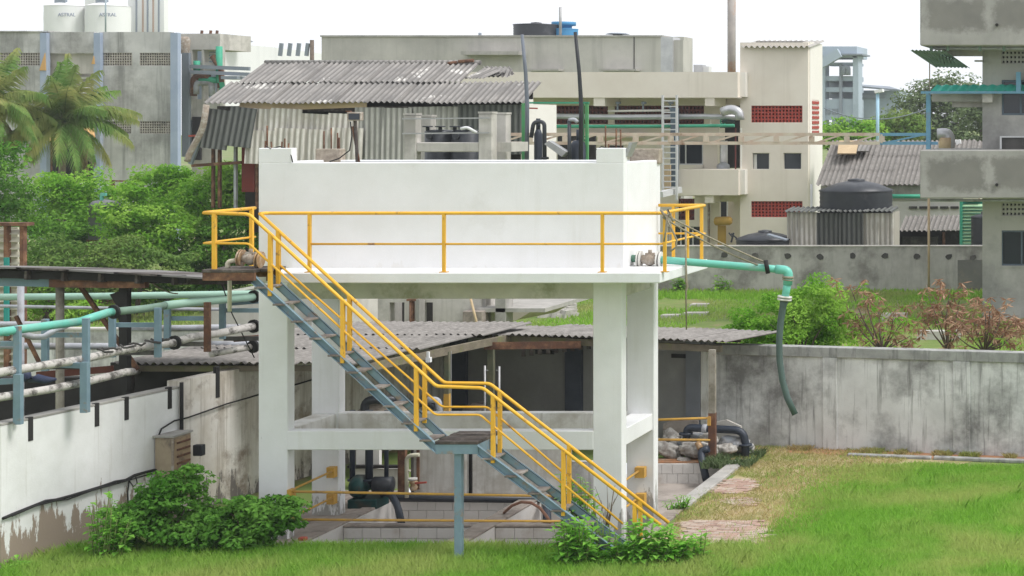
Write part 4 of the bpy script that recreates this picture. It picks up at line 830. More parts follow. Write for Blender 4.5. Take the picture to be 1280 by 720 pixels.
t.part('underside_pipe', MB().cyl(X(287,yv+.3),yv+.3,Z(392,yv),Z(348,yv),.03,8), cream_slat)
# ------------------------------------------------------------------ discharge pipe
yd_ = 28.2
t = T('discharge_pipe', 'mint green discharge pipe with a flanged valve reaching out from the white tank slab', 'pipe', P(830,330,yd_))
t.part('stub', MB().tube([P(787.5,323,yd_),P(800,323.5,yd_)], .058, 12), mat('mossy_green', (.10,.22,.16), (.2,.25,.2), 8, .8))
valve(t, P(797,323.7,yd_), P(828,325,yd_), .09, valve_m, white_dirty)
t.part('pipe', MB().tube([P(826,324.8,yd_),P(836,325.5,yd_),P(960,335.5,yd_),P(975,337,yd_)], .059, 14), mint)
t.part('elbow', MB().tube(rounded([P(970,336.5,yd_),P(986,338,yd_),P(984.5,356,yd_)],.16), .072, 14), mint)
t.part('drop', MB().tube([P(984.8,352,yd_),P(981,374,yd_)], [.062,.058], 14), mint)
t.part('end_flange', MB().tube([P(981.2,370,yd_),P(980.9,372.2,yd_)], .112, 18), white_dirty); t.part('end_flange', MB().tube([P(980.7,373.2,yd_),P(980.4,375.4,yd_)], .112, 18), white_dirty)
for v0, v1 in ((345,348),(349,350.5)): t.part('tie_rope', MB().tube([P(985,v0,yd_),P(984.8,v1,yd_)], .088, 12), rope_m)
single('drain_hose', 'grey green flexible hose hanging from the end of the mint pipe', 'hose', MB().tube([P(980.4,375,yd_),P(979,382,yd_),P(976,400,yd_),P(974,425,yd_),P(974.5,450,yd_),P(978,475,yd_),P(984,497,yd_),P(994,518,yd_)], [.07,.056,.053,.052,.052,.052,.052,.05], 12), hose_m)
t = T('stay_rope', 'old twisted rope staying the mint pipe from the yellow rail corner', 'rope', P(830,268,yr))
cr = Vector((X(829,yr),yr-.02,zt)); k = P(958,330,yd_)
t.part('strand', MB().tube(sag(cr, k+Vector((0,0,.02)), .03), .014, 6), rope_m); t.part('strand', MB().tube(sag(cr-Vector((0,0,.06)), k-Vector((0.1,0,.03)), .05), .014, 6), rope_m)
t.part('knot', MB().tube([P(826,262,yr-.03),P(832,272,yr-.04),P(838,268,yr-.04),P(834,262,yr-.03),P(842,277,yr-.03)], .02, 6), rope_m)
t.part('pipe_knot', MB().tube([P(957,325,yd_-.07),P(960,342,yd_-.07)], .035, 8), cable_m)
t.part('loop', MB().tube([P(832,270,yr-.04),P(839,285,yr-.05),P(846,300,yr),P(845,309,yr),P(838,314,yr-.03)], .014, 6), rope_m)
t.part('loose_end', MB().tube([P(834,270,yr-.04),P(832,290,yr-.05),P(830,302,yr-.05)], .014, 6), rope_m)
single('hanging_rope', 'thin knotted rope hanging straight down past the slab corner', 'rope', MB().tube([P(857,281,28.1),P(857.5,330,28.1),P(858,352,28.1),P(859,358,28.1),P(857.5,364,28.1),P(858,412,28.1)], [.016,.014,.02,.025,.014,.012], 6), rope_m)
# floodlight
yl = 28.6
t = T('flood_light', 'small dark flood lamp on a rusty pole behind the white tank wall', 'lamp', P(444,205,yl))
t.part('pole', MB().tube([P(447.5,220,yl),P(444,150,yl)], .028, 8), dark_wood); t.part('brace', MB().tube([P(449,205,yl),P(441,158,yl)], .02, 6), rust)
h = t.part('lamp_head', MB().pb(433.5,140,451,151,yl-.12,.1), valve_m, bev=.01); t.part('lens', MB().pb(435.5,142,449,149.5,yl-.135,.012), glass, h)
t.part('hood', MB().pb(432,138.5,437,140,yl-.1,.08), rust); t.part('cable', MB().tube([P(438,152,yl-.1),P(440,170,yl-.1),P(437,188,yl-.1),P(424,198,yl),P(412,202,yl)], .01, 5), cable_m)

# ------------------------------------------------------------------ pits
t = T('settling_pits', 'sunken whitewashed block pits with rough concrete edges under the white tank', 'pit', (-11.5,28.8,-.55))
def blocks(t, x0, x1, y, z0, z1, m, bw=.30, bh=.185, d=.05, mm=None, seed=0):
    """block wall face looking at -y, every block its own object with recessed joints behind"""
    r = random.Random(seed); nrow = round((z1-z0)/bh); n = max(1, round((x1-x0)/bw)); w = (x1-x0)/n; h = (z1-z0)/nrow
    w2, h2, dd = w-.007, h-.007, d
    me = MB().box(0,w2,0,dd,0,h2).mesh('block', m); mb = MB().box(0,w2,0,dd,0,h2).mesh('block', mm) if mm else me
    hm = MB().box(0,w2/2-.004,0,dd,0,h2).mesh('block', m)
    ex = ((1,0,0),(0,1,0),(0,0,1))
    for j in range(nrow):
        off = .5*(j % 2)
        for i in range(n + (1 if off else 0)):
            xx = x0 + (i-off)*w
            if off and i in (0, n): t.piece('block', hm, (x0 if i == 0 else x1-w/2, y+r.uniform(0,.004), z0+j*h), *ex); continue
            t.piece('block', mb if j < nrow-2 else me, (xx+.005, y+r.uniform(0,.004), z0+j*h), *ex)
zf = -.55
t.part('floor', MB().box(PX0,PX1,PY0,PY1,zf-.1,zf), wet_floor)
t.part('left_edge', MB().box(-13.62,-13.40,27.1,31.2,zf,.035), pit_conc, bev=.01); t.part('left_face', MB().box(-13.399,-13.38,27.2,30.9,zf,.0), block_white)
t.part('divider_edge', MB().box(-11.27,-10.95,26.95,30.9,-.02,.02), pit_conc, bev=.01); t.part('divider_wall', MB().box(-11.25,-10.95,26.98,30.9,zf,-.022), block_white)
t.part('cross_edge', MB().box(-13.38,-11.27,28.8,28.97,-.03,.005), pit_conc, bev=.008); t.part('cross_wall', MB().box(-13.38,-11.27,28.84,28.95,zf,-.031), white_dirty)
blocks(t, -13.375, -11.28, 28.8, zf, -.035, block_white, seed=1)
t.part('cross_edge', MB().box(-10.95,-9.1,28.8,28.97,-.03,.005), pit_conc, bev=.008); t.part('cross_wall', MB().box(-10.95,-9.1,28.84,28.95,zf,-.031), block_brown)
blocks(t, -10.945, -9.1, 28.8, zf, -.035, block_white, mm=block_brown, seed=2)
t.part('back_edge', MB().box(-13.38,-10.1,30.9,31.04,-.03,.045), pit_conc, bev=.008); t.part('back_wall', MB().box(-13.38,-10.1,30.94,31.03,zf,-.031), white_dirty)
blocks(t, -13.375, -11.28, 30.9, zf, -.035, block_white, seed=3); blocks(t, -10.945, -10.11, 30.9, zf, -.035, block_white, seed=4)
t.part('raised_floor', MB().box(-10.08,PX1,28.98,PY1,zf,-.37), wet_floor)
blocks(t, -10.08, -8.47, 34.0, -.37, 0.0, block_white, bw=.2, seed=5); t.part('far_wall', MB().box(-10.2,-8.3,34.02,34.06,-.5,-.001), white_dirty); t.part('far_edge', MB().box(-10.2,-8.3,34.07,34.4,-.5,.03), redsoil)
t.part('side_wall', MB().box(-10.1,-10.08,31.04,34.0,zf,.02), block_white)
t.part('right_edge', MB().box(-8.47,-8.20,29.9,34.1,-.4,.055), concrete, bev=.012); t.part('right_edge', MB().box(-8.47,-8.22,27.2,29.88,-.4,.045), pit_conc, bev=.012)
t.part('front_edge', MB().box(PX0,PX1,27.05,27.2,zf,.0), pit_conc)
t.part('left_apron', MB().box(-14.7,-13.63,27.3,31.5,-.2,.012), pit_conc)
# concrete wall behind the pits
t = T('baffle_wall', 'stained raw concrete wall with a dark gap behind the pits', 'wall', (X(610,31.05),31.05,0))
yw = 31.06
t.part('panel', MB().pb(515,545,582.5,624,yw,.12), white_dirty, bev=.006); t.part('panel', MB().pb(590.5,545,712,624,yw,.12), white_dirty, bev=.006); t.part('low_panel', MB().pb(712.3,577,760,640,yw,.12), grey_white)
t.part('gap_post', MB().pb(583.5,545,589.5,624,yw+.2,.1), dark_in); t.part('joint_post', MB().pb(513.5,545,516.5,624,yw-.03,.06), sooty); t.part('joint_post', MB().pb(520.5,562,524,612,yw-.02,.03), rust)
# yellow barrier bars between the columns
t = T('pit_barrier', 'two yellow pipe barrier bars bracketed to the white columns round the pits', 'railing', (X(560,27.8),27.8,0))
yb_ = 27.84
def bar_run(v0, v1, u0, u1):
    t.part('bar', MB().tube([P(u0,v0,yb_),P(u1,v1,yb_)], .020, 8), yellow_old)
bar_run(614.5,621,367,741); bar_run(649.5,652,368,741)
for v in (614.5, 649.5):
    t.part('bracket', MB().box(xL+cw+.0,xL+cw+.06,yb_-.06,yb_+.1,Z(v+8,yb_),Z(v-3,yb_)), yellow_old)
    zz0 = Z(v,yb_); t.part('side_bar', MB().tube([(xL+cw-.02,yb_+.05,zz0),(xL+cw-.05,29.45,zz0+.02)], .018, 8), yellow_old)
    t.part('bracket', MB().box(xL+cw-.14,xL+cw-.02,29.36,29.49,zz0-.09,zz0+.08), yellow_old)
    t.part('bracket', MB().box(xR-cw+.14,xR-cw+.30,29.36,29.49,zz0-.09,zz0+.08), yellow_old)
    t.part('side_bar', MB().tube([(xR-cw+.2,28.06,zz0),(xR-cw+.2,29.45,zz0+.02)], .018, 8), yellow_old)
# pumps and pipes under the tank
t = T('pump', 'dark teal centrifugal pump on a plinth between the left columns', 'pump', P(452,640,30.2))
yp = 30.2
t.part('casing', MB().tube([P(437,608,yp),P(441,608,yp),P(446,608,yp),P(455,608,yp),P(461,608,yp)],[.05,.16,.2,.2,.06],16), teal_dark); t.part('motor', MB().tube([P(466,606,yp),P(468,606,yp),P(490,606,yp),P(492,606,yp)],[.05,.14,.14,.05],16), black_plastic)
t.part('plinth', MB().pb(434,625,470,640,yp-.2,.5), teal_dark, bev=.01); t.part('volute', MB().cyl(X(457,yp),yp,Z(612,yp),Z(600,yp),.09,14), teal_dark)
for u, w, lab in ((440.5,.045,'leftmost and medium'),(461.5,.062,'thickest'),(483,.035,'thinnest, rightmost')):
    t = T('riser_pipe', 'dark blue vertical riser pipe above the teal pump, %s of three' % lab, 'pipe', P(u,606,yp), 'riser pipes')
    t.part('pipe', MB().cyl(X(u,yp),yp,Z(604,yp),1.62,w,12), pipe_dark); t.part('flange', MB().cyl(X(u,yp),yp,Z(601,yp),Z(598.5,yp),w*1.8,14), pipe_dark)
single('dark_post', 'dark brown steel post behind the cream standpipe', 'post', MB().pb(497,540,506,618,30.9,.1), rust)
single('standpipe', 'cream bent standpipe with a tap beside the dark post', 'pipe', MB().tube(rounded([P(508.5,622,30.6),P(508.5,569.5,30.6),P(524,568.5,30.6)],.1),.034,10).tube([P(508.5,588,30.6),P(513,588.5,30.6)],.02,8), cream_slat)
for u, hd, lab in ((481,0,'without a lever'),(517,1,'with a red lever')):
    yy = 30.4; t = T('brass_valve', 'dull brass valve %s on the pipes behind the yellow bars' % lab, 'valve', P(u,612,yy), 'brass valves')
    t.part('body', MB().lathe(X(u,yy),yy,[(.05,Z(613,yy)),(.07,Z(609,yy)),(.045,Z(606,yy)),(.075,Z(603,yy)),(.05,Z(600,yy)),(.035,Z(599.5,yy))],12), brass)
    t.part('cap', MB().cyl(X(u-1,yy),yy,Z(600,yy),Z(597.5,yy),.075,14), white_dirty)
    if hd: t.part('lever', MB().bar(P(519,604,yy-.1),P(533,603,yy-.1),.03), red_paint)
    else: t.part('hand_guard', MB().tube(rounded([P(467,616,yy),P(468,606,yy),P(476,604,yy)],.06),.02,8), cream_slat)
single('suction_pipe', 'long black pipe lying along the back edge of the pits', 'pipe', MB().tube([P(466,620,30.75),P(500,622.5,30.75),P(690,624.5,30.75)], .065, 12), black_plastic)
single('suction_hose', 'dark blue hose bending down from the valve into the left pit', 'hose', MB().tube(rounded([P(478,617,30.3),P(488,617,30.1),P(497,632,29.6),P(502,655,29.2)],.2), .058, 10), pipe_dark)
single('suction_hose', 'short black pipe dropping into the pit behind the lower stair flight', 'hose', MB().tube([P(683,626,30.7),P(684,655,29.8)], .07, 10), pipe_dark)
single('brown_hose', 'thin reddish brown hose arching over the pit divider', 'hose', MB().tube([P(630,641,29.6),P(640,632,29.4),P(652,627.5,29.3),P(664,628.5,29.2),P(675,635,29.1),P(683,645,29.0),P(688,653,28.9)], .024, 8), mat('reddish_hose', (.30,.15,.10), (.24,.12,.08), 6, .6))
t = T('pump_house_panel', 'pale old panel with a dark bar standing behind the teal pump', 'panel', P(480,610,31.6)); t.part('panel', MB().pb(443,586,497,625,31.7,.1), white_dirty); t.part('upper_panel', MB().pb(445,556,474,582,31.7,.1), white_dirty); t.part('bar', MB().pb(434,582,500,585.5,31.6,.1), dark_in)
t = T('elbow_pipe', 'black pipe elbow standing on the ledge above the lower white beam', 'pipe', P(455,517,31.8)); t.part('pipe', MB().tube(rounded([P(456,528,31.8),P(456,500,31.8),P(500,500,31.8)],.15),.075,12), black_plastic)
t = T('elbow_pipe', 'pair of grey black pipe bends behind the upper stair flight', 'pipe', P(540,517,31.9))
for k, (u0, u1, v) in enumerate(((515,545,505),(535,548,500))): t.part('pipe', MB().tube(rounded([P(u0,v,32),P(u1,v,32),P(u1+2,530,32)],.15),.06,10), grey_pipe if k else black_plastic)
single('rubble_heap', 'low heap of pale debris on the ledge behind the black elbow', 'debris', MB().lathe(X(478,33),33,[(.55,.9),(.5,Z(515,33)),(.3,Z(507,33)),(.01,Z(504,33))],9), grav)
# ------------------------------------------------------------------ L shaped pump shed
t = T('pump_shed', 'low open shed with an L shaped grey corrugated asbestos roof behind the white tank', 'shed', (-13.5,34,0))
ey0 = Vector((.195,1,.004)).normalized()
def rowsheets(x0, y0, n, w, rows, L, ey, m, z, seed, ex=Vector((1,0,0)), tilt=0):
    r = random.Random(seed); nz = ex.cross(ey).normalized(); me = MB().corr((0,0,0),(1,0,0),(0,1,0), w*1.06, L+.12, .146, .024, rows=2).mesh('roof_sheet', m)
    for j in range(rows):
        for i in range(n):
            o = Vector((x0,y0,z)) + ex*(i*w) + ey*(j*L - .1*(j>0)) + nz*(.012*j + .006*(i%2) + r.uniform(0,.008))
            a = Matrix.Rotation(R(r.uniform(-.4,.4)), 3, nz); t.piece('roof_sheet', me, o, a@ex, a@ey, nz)
rowsheets(-18.2, 30.75, 4, 1.02, 3, 1.98, ey0, asbestos, Z(454,30.75), 41)
exb = Vector((4.5,-1.0,-.02)).normalized(); eyb = Vector((.05,1,-.03)).normalized(); eyb = (eyb - exb*eyb.dot(exb)).normalized()
rowsheets(-13.15, 35.15, 5, .93, 1, 2.2, eyb, asbestos, 2.31, 42, exb)
o_ = Vector((-13.15,35.15,2.31)) - exb*(3*.93); rowsheets(o_.x, o_.y, 3, .93, 1, 2.0, eyb, asbestos, o_.z-.035, 43, exb)
t.part('eave_beam', MB().bar((-18.1,30.95,2.22),(-14.25,30.95,2.22),.06,.10).bar((-14.15,30.9,2.2),(-13.15,35.3,2.22),.08,.14).bar((-13.1,35.35,2.2),(-8.75,34.42,2.12),.08,.13), mat('mossy_timber', (.22,.19,.14), (.14,.12,.09), 6, .95, c3=(.20,.20,.10), sc3=3, bump=.3))
t.part('rear_beam', MB().bar((-16.9,36.4,2.22),(-8.8,36.1,2.1),.08,.12), dark_wood)
def post(x, y, zt, w, m1, m2=None, zs=.5, lab=None):
    p = t.part('post', MB().box(x-w/2,x+w/2,y-w/2,y+w/2,zs if m2 else 0,zt), m1, label=lab)
    if m2: t.part('painted_foot', MB().box(x-w/2-.004,x+w/2+.004,y-w/2-.004,y+w/2+.004,0,zs), m2, p)
old_post = mat('old_grey_timber', (.36,.33,.28), (.26,.24,.20), 5, .95, c3=(.2,.18,.14), sc3=3)
post(X(890.5,34.15), 34.15, 2.14, .12, old_post, rust, Z(516,34.15), 'post with rusty lower half')
post(X(559,33.4), 33.4, 2.2, .09, mat('mossy_post', (.10,.12,.08), (.16,.15,.10), 5, .95), yellow_old, Z(492,33.4), 'mossy post with yellow foot')
post(X(614,34.9), 34.9, 2.2, .11, MATS['mossy_post']); post(-18.05, 30.95, 2.2, .12, dark_wood)
post(X(563.5,33.45), 33.45, 2.2, .02, steel_thin)
t.part('ledge_board', MB().bar((-13.4,34.7,2.14),(-11.6,34.9,2.14),.02,.14), rust)
for k in range(9): t.part('hanging_slat', MB().box(-12.9+k*.16,-12.82+k*.16,35.3,35.32,1.86+.018*k,2.12), dark_wood)
single('bulkhead_lamp', 'small white bulkhead lamp on a bracket under the shed eave by the stair', 'lamp', MB().pb(532,447,537.5,453,31.4,.08).pb(533,440,536,447,31.4,.05), white)
# stands, drum and clutter inside the shed
for u, v0, lab in ((606,457,'left of the mossy post'),(624,458,'right of the mossy post')):
    tt = T('steel_stand', 'thin galvanised rod stand %s inside the shed' % lab, 'stand', (X(u,34.3),34.3,0), 'rod stands'); tt.part('rod', MB().cyl(X(u,34.3),34.3,0,Z(v0,34.3),.022,8), steel_thin); tt.part('peg', MB().bar(P(u,463,34.3),P(u+(4 if u<610 else -4),463,34.3),.02), steel_thin)
tt = T('motor_drum', 'dark rounded motor drum with a reddish base inside the shed', 'motor', (X(600,35),35,0)); tt.part('drum', MB().lathe(X(600,35),35,[(.36,.6),(.36,.78),(.3,.92),(.16,1.0),(.01,1.02)],20), dark_wood); tt.part('base', MB().lathe(X(600,35),35,[(.3,0),(.34,.6),(.34,.62)],20), mat('dull_red_drum', (.20,.09,.07), (.16,.075,.06), 4, .7))
# ------------------------------------------------------------------ compound wall on the right, running left behind the shed
A, B = Vector((X(1280,34.6),34.6,0)), Vector((X(930,35.8),35.8,0)); dv = (A-B).normalized(); ang = math.atan2(dv.y, dv.x)
t = T('compound_wall', 'grey stained plastered compound wall with pillars and a coping along the lawn', 'wall', (0,0,0))
def sx(u):                                     # distance along the wall from B of a point seen at column u
    k = (u-CX)/F; return (k*B.y - B.x)/(dv.x - k*dv.y)
hw = 2.02; s0, s1 = -9.2, 13.0
t.part('wall', MB().box(-.7,s1,.05,.22,-.2,hw-.2), grey_white); t.part('coping', MB().box(-.7,s1,0,.27,hw-.2,hw), coping_m, bev=.01)
for u0, u1 in ((1028,1046),(1191,1212)): t.part('pillar', MB().box(sx(u0),sx(u1),.002,.26,-.2,hw-.2), grey_white, bev=.008)
for k in (1,2,3): t.part('pillar', MB().box(sx(1191)+2.62*k,sx(1212)+2.62*k,.002,.26,-.2,hw-.2), grey_white, bev=.008)
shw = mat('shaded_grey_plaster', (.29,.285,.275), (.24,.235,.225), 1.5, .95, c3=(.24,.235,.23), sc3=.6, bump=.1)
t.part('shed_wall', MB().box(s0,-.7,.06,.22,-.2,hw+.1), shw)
navy = mat('dark_slate_pilaster', (.075,.085,.11), (.055,.062,.08), 2, .9)
for u0, u1 in ((563,583),(707,727),(858,876)): t.part('pilaster', MB().box(sx(u0),sx(u1),-.03,.23,-.2,hw+.1), navy if u0 != 858 else mat('grey_pilaster', (.22,.23,.25), (.18,.19,.21), 2, .9))
t.part('white_pilaster', MB().box(sx(876.5),sx(884),-.02,.23,-.2,hw), white_dirty)
for u in (680, 850): t.part('vent_slot', MB().box(sx(u-12),sx(u+11),.035,.1,1.72,1.80), dark_in)
t.o.location = B; t.o.rotation_euler = (0,0,ang)
for ch in t.o.children: pass
single('kerb_strip', 'low pale concrete kerb between the lawn and the red earth by the compound wall', 'kerb', MB().prism([Vector((B+dv*2.3+Vector((0,-.62,0)))),B+dv*4.0+Vector((0,-.60,0)),B+dv*4.0+Vector((0,-.46,0)),B+dv*2.3+Vector((0,-.48,0))],(0,0,.06)), coping_m, bev=.015)
single('kerb_strip', 'next length of pale kerb by the compound wall, right of the joint', 'kerb', MB().prism([B+dv*4.05+Vector((0,-.60,0)),B+dv*12+Vector((0,-.55,0)),B+dv*12+Vector((0,-.41,0)),B+dv*4.05+Vector((0,-.46,0))],(0,0,.07)), coping_m, bev=.015)
g = MB(); g.add([B+dv*1.0+Vector((0,-.5,.012)),B+dv*12.5+Vector((0,-.45,.012)),B+dv*12.5+Vector((0,.05,.012)),B+dv*1.0+Vector((0,.05,.012))],[(0,1,2,3)]); struct('soil_strip', g, redsoil)
# brick pavers
t = T('paver_path', 'patch of worn pink brick pavers showing through the grass right of the stair', 'path', (X(905,28.3),28.3,0)); t.o['kind'] = 'structure'
r = random.Random(5); me = MB().box(-.098,.098,-.047,.047,0,.03).mesh('brick', brick_m); me2 = MB().box(-.098,.098,-.047,.047,0,.03).mesh('brick', mat('pale_paver', (.50,.41,.34), (.42,.33,.27), 5, .95, c3=(.30,.2,.16), sc3=2, bump=.3))
cnt = 0
for j in range(50):
    for i in range(11):
        x = -8.12 + i*.205 + (.1 if j % 2 else 0); y = 27.55 + j*.1; u, v = CX+F*x/y, CY+F*H/y
        if cnt > 298: continue
        inA = (852+6*math.sin(j*.9) < u < 958+8*math.sin(j*1.7)) and 652 < v < 693
        inB = ((u-912)/34)**2 + ((v-607)/12)**2 < 1 or ((u-925)/26)**2 + ((v-628)/6)**2 < 1
        if not (inA or inB): continue
        a = R(r.uniform(-2,2)); t.piece('brick', me if r.random() < .7 else me2, (x,y,-.012+r.uniform(0,.01)), (math.cos(a),math.sin(a),0),(-math.sin(a),math.cos(a),0),(0,0,1)); cnt += 1
# sacks, pipes and rails at the right end of the shed
def sack(u, v, y, w, h, m, label, rot=0, flat_=.5):
    c = P(u,v,y); a = w*y/F/2; hh = h*y/F/2; rr_ = random.Random(int(u*7+v)); b = bmesh.new(); bmesh.ops.create_icosphere(b, subdivisions=4, radius=1)
    for q in b.verts:
        p = q.co; f = 1 + .30*noise.noise(p*1.6+Vector((u,v,0))) + .16*noise.noise(p*4.0+Vector((v,u,0))) + .06*noise.noise(p*9)
        q.co = Vector((p.x*a*f, p.y*a*.6*f, math.copysign(abs(p.z)**.85,p.z)*hh*f))
    me = bpy.data.meshes.new('sack'); b.to_mesh(me); b.free(); me.materials.append(m)
    for q in me.polygons: q.use_smooth = True
    o = link('sack', me, None, c); o.rotation_euler = (0,rot,rnd.uniform(-.4,.4)); tag(o, label, 'sack', 'sacks heaped by the shed post')
for a_ in ((835,562,34.5,36,20,sack_m,'pale sack at the left end of the heap beside the white column',.5),(848,556,34.9,30,18,sack_m,'brownish sack leaning behind the leftmost pale sack',.6),(874,562,34.4,50,19,sack_m,'big flat pale sack at the front middle of the heap',.05),(866,549,34.9,44,20,sack_g,'grey blue sack on top under the yellow rail',-.3),(884,549,34.8,30,18,sack_m,'crumpled white sack on top just left of the rusty post',.3),(919,555,34.7,40,20,sack_g,'grey sack lying right of the rusty post',.2),(905,562,34.5,28,16,sack_m,'small pale sack at the foot of the rusty post',-.2),(855,575,34.2,18,7,sack_m,'small torn sack on the soil in front of the heap',.1),(932,562,34.9,26,18,sack_m,'whitish sack at the right end by the dark bent pipe',.5),(840,549,35.0,26,22,sack_m,'upright sack at the back left of the heap',.9)): sack(*a_)
t = T('bent_pipe', 'dark blue flanged pipe bent over the sacks by the compound wall', 'pipe', P(930,575,34.6)); t.part('pipe', MB().tube(rounded([P(858,548,34.6),P(859,534.5,34.6),P(900,536.5,34.6),P(931,538,34.6),P(932,578,34.6)],.25),.075,12), pipe_dark)
for u, v in ((857.5,542),(931.5,556)): t.part('flange', MB().cyl(X(u,34.6),34.6,Z(v+1.2,34.6),Z(v-1.2,34.6),.13,14), pipe_dark)
t.part('clamp', MB().tube([P(878,535.5,34.6),P(884,536,34.6)],.085,12), grey_pipe)
t = T('pit_hose', 'short dark pipe with a brass end sloping from the sacks into the right pit', 'hose', P(880,600,33.9)); t.part('pipe', MB().tube(rounded([P(886,561,34.0),P(876,564,34.0),P(878,578,33.9),P(883,600,33.7)],.1),.07,10), pipe_dark); t.part('brass_end', MB().tube([P(872,553,34.1),P(876,561,34.05)],.06,10), brass)
t = T('far_barrier', 'two faded yellow bars running from the tank column to the rusty shed post', 'railing', P(860,540,34.1)); t.part('bar', MB().tube([P(815,525,34.1),P(888,522.5,34.1)],.024,8), yellow_old); t.part('bar', MB().tube([P(815,549.5,34.1),P(888,550,34.1)],.024,8), yellow_old); t.part('bracket', MB().pb(884,521,888,532,34.05,.08), yellow_old)
tt = None and MB().lathe(0,0,[(.5,0),(.5,.55),(.47,.6),(.44,.6),(.44,.05),(.01,.05)],28); single('broken_slab', 'pale broken slab leaning on the wall behind the right end of the sacks', 'slab', MB().prism([P(893,566,35.2),P(893,528,35.2),P(908,525,35.2),P(926,533,35.2),P(930,566,35.2)],(0,.08,0)), concrete_pale)
tt = MB().prism([P(829,560,35.4),P(829,530,35.4),P(838,526,35.4),P(872,526,35.4),P(872,560,35.4)],(0,.08,0)); single('brown_slab', 'brownish slab leaning against the shed back wall behind the sacks', 'slab', tt, pit_conc)

# ------------------------------------------------------------------ left white wall
W0 = Vector((X(1.5,25.8),25.8,0)); wd = Vector((.145,1,0)).normalized(); wang = math.atan2(wd.y, wd.x)
t = T('boundary_wall', 'long white boundary wall peeling brown at its foot, running back along the left', 'wall', (0,0,0))
def lw(u): k = (u-CX)/F; return (k*W0.y - W0.x)/(wd.x - k*wd.y)      # distance along wall seen at u
def lp(u, v, off=.03):                           # point on the wall face seen at (u, v), moved off it towards the yard
    p = W0 + wd*lw(u); return Vector((p.x, p.y, Z(v, p.y))) + Vector((wd.y,-wd.x,0))*off
sA = lw(224)
t.part('wall', MB().box(0,sA,0,.22,-.3,2.10), left_wall_m, bev=.012); t.part('coping', MB().box(-.0,sA,.0-.004,.23,2.10,2.13), concrete)
t.part('stained_wall', MB().box(sA+.002,11.8,.004,.22,-.3,2.22), stained_wall)
for u, du, v0, v1 in ((38,5,524,551),(121,4.5,508,533),(158,4.5,499,525),(212,6,484,511),(272,6,458,497)):
    s = lw(u); w = .055
    zt_ = Z(v0, (W0+wd*s).y); zb_ = Z(v1, (W0+wd*s).y)
    t.part('stub_post', MB().box(s-.045,s+.045,-.008,.05,zb_,max(zt_,2.14) if u < 220 else zt_), dark_in)
t.o.location = W0; t.o.rotation_euler = (0,0,wang)
single('wall_cable', 'bundle of black cables sagging along the white boundary wall', 'cable', MB().tube([lp(u,v,.035) for u, v in ((1,648),(15,642),(35,634),(55,626),(68,624.5),(85,620),(105,614),(125,608),(142,602),(155,600),(166,594),(180,590),(197,586))], .022, 6).tube([lp(u,v,.06) for u, v in ((10,645),(40,632),(64,626),(80,624),(110,613),(150,602),(170,596),(197,589))], .012, 5).tube([lp(u,v,.05) for u, v in ((158,600),(156,615),(157,640))], .012, 5).tube([lp(u,v,.05) for u, v in ((158,601),(163,608),(168,604),(166,596))], .010, 5), cable_m)
single('wall_cable', 'single black cable looping from the rusty cabinet up along the stained wall', 'cable', MB().tube([lp(u,v,.04) for u, v in ((197,598),(195,570),(194,548),(199,536),(215,526),(232,522),(255,514),(280,505),(305,498),(322,493),(345,486),(370,480),(396,472))], .014, 6), cable_m)
single('conduit', 'black conduit dropping down the wall above the rusty cabinet', 'conduit', MB().tube([lp(223.5,478,.05),lp(223.5,545,.05)], .03, 8), cable_m)
single('junction_box', 'small dark box on the wall just right of the rusty cabinet', 'box', MB().add([],[]).box(-16.17,-16.02,29.5,29.62,.98,1.16), black_plastic, bev=.01)
bx = -16.12; t = T('switch_cabinet', 'rusty beige electrical cabinet with louvred side standing at the white wall', 'cabinet', (-16.27,28.95,0))
t.part('body', MB().box(-16.42,bx,28.85,29.36,.35,1.40), panel_m, bev=.01); t.part('roof', MB().box(-16.44,bx+.02,28.82,29.39,1.40,1.43), concrete)
t.part('door', MB().box(bx,bx+.012,28.88,29.33,.42,1.36), mat('tan_cabinet_door', (.40,.29,.18), (.33,.24,.15), 3, .8, c3=(.2,.14,.1), sc3=3))
for k in range(7): t.part('louvre', MB().box(bx+.012,bx+.03,28.92,29.30,.62+k*.11,.65+k*.11), rust)
t.part('hinge_strip', MB().box(bx-.03,bx+.004,28.84,28.86,.4,1.38), valve_m)
# ------------------------------------------------------------------ pipe rack and pipes, left
def yr_(u): return 1/(1/25.8 + (1/30.8-1/25.8)*u/318)
t = T('pipe_rack', 'row of blue grey steel post frames carrying pipes along the boundary wall', 'pipe rack', (-17,27.5,2.1))
fr = [(None,(20,408,528)),((55,399,464),(106,398,512)),((139,388,447),(196,385,447)),((208,380,437),(258,378,440)),((277,370,424),None)]
for k, (b, a) in enumerate(fr):
    y = [26.0,27.05,28.4,29.35,30.6][k]
    for q in (b, a):
        if q: t.part('post', MB().box(X(q[0],y)-.048,X(q[0],y)+.048,y,y+.06,Z(q[2],y),Z(q[1],y)), rust if q[0] == 258 else steel_blue, label='rusty post' if q[0] == 258 else None, bev=.004)
    xa_ = X(b[0],y) if b else X(a[0],y)-.65; xb_ = X(a[0],y) if a else X(b[0],y)+.65
    for z in (3.28, (2.72,2.80,2.84,2.86,2.8)[k]): t.part('cross_beam', MB().box(xa_,xb_,y+.062,y+.12,z-.07,z), steel_blue if z > 3 else sooty)
t.part('low_beam', MB().bar(P(0,477,26.0),P(22,476,26.0),.08), steel_blue); t.part('low_beam', MB().bar(P(68,455,27.1),P(104,457,27.0),.08), steel_blue); t.part('end_beam', MB().bar(P(293,424,30.9),P(324,422,30.9),.07,.09), rust); t.part('end_beam', MB().bar(P(286,380,30.9),P(324,377,30.9),.06), steel_blue)
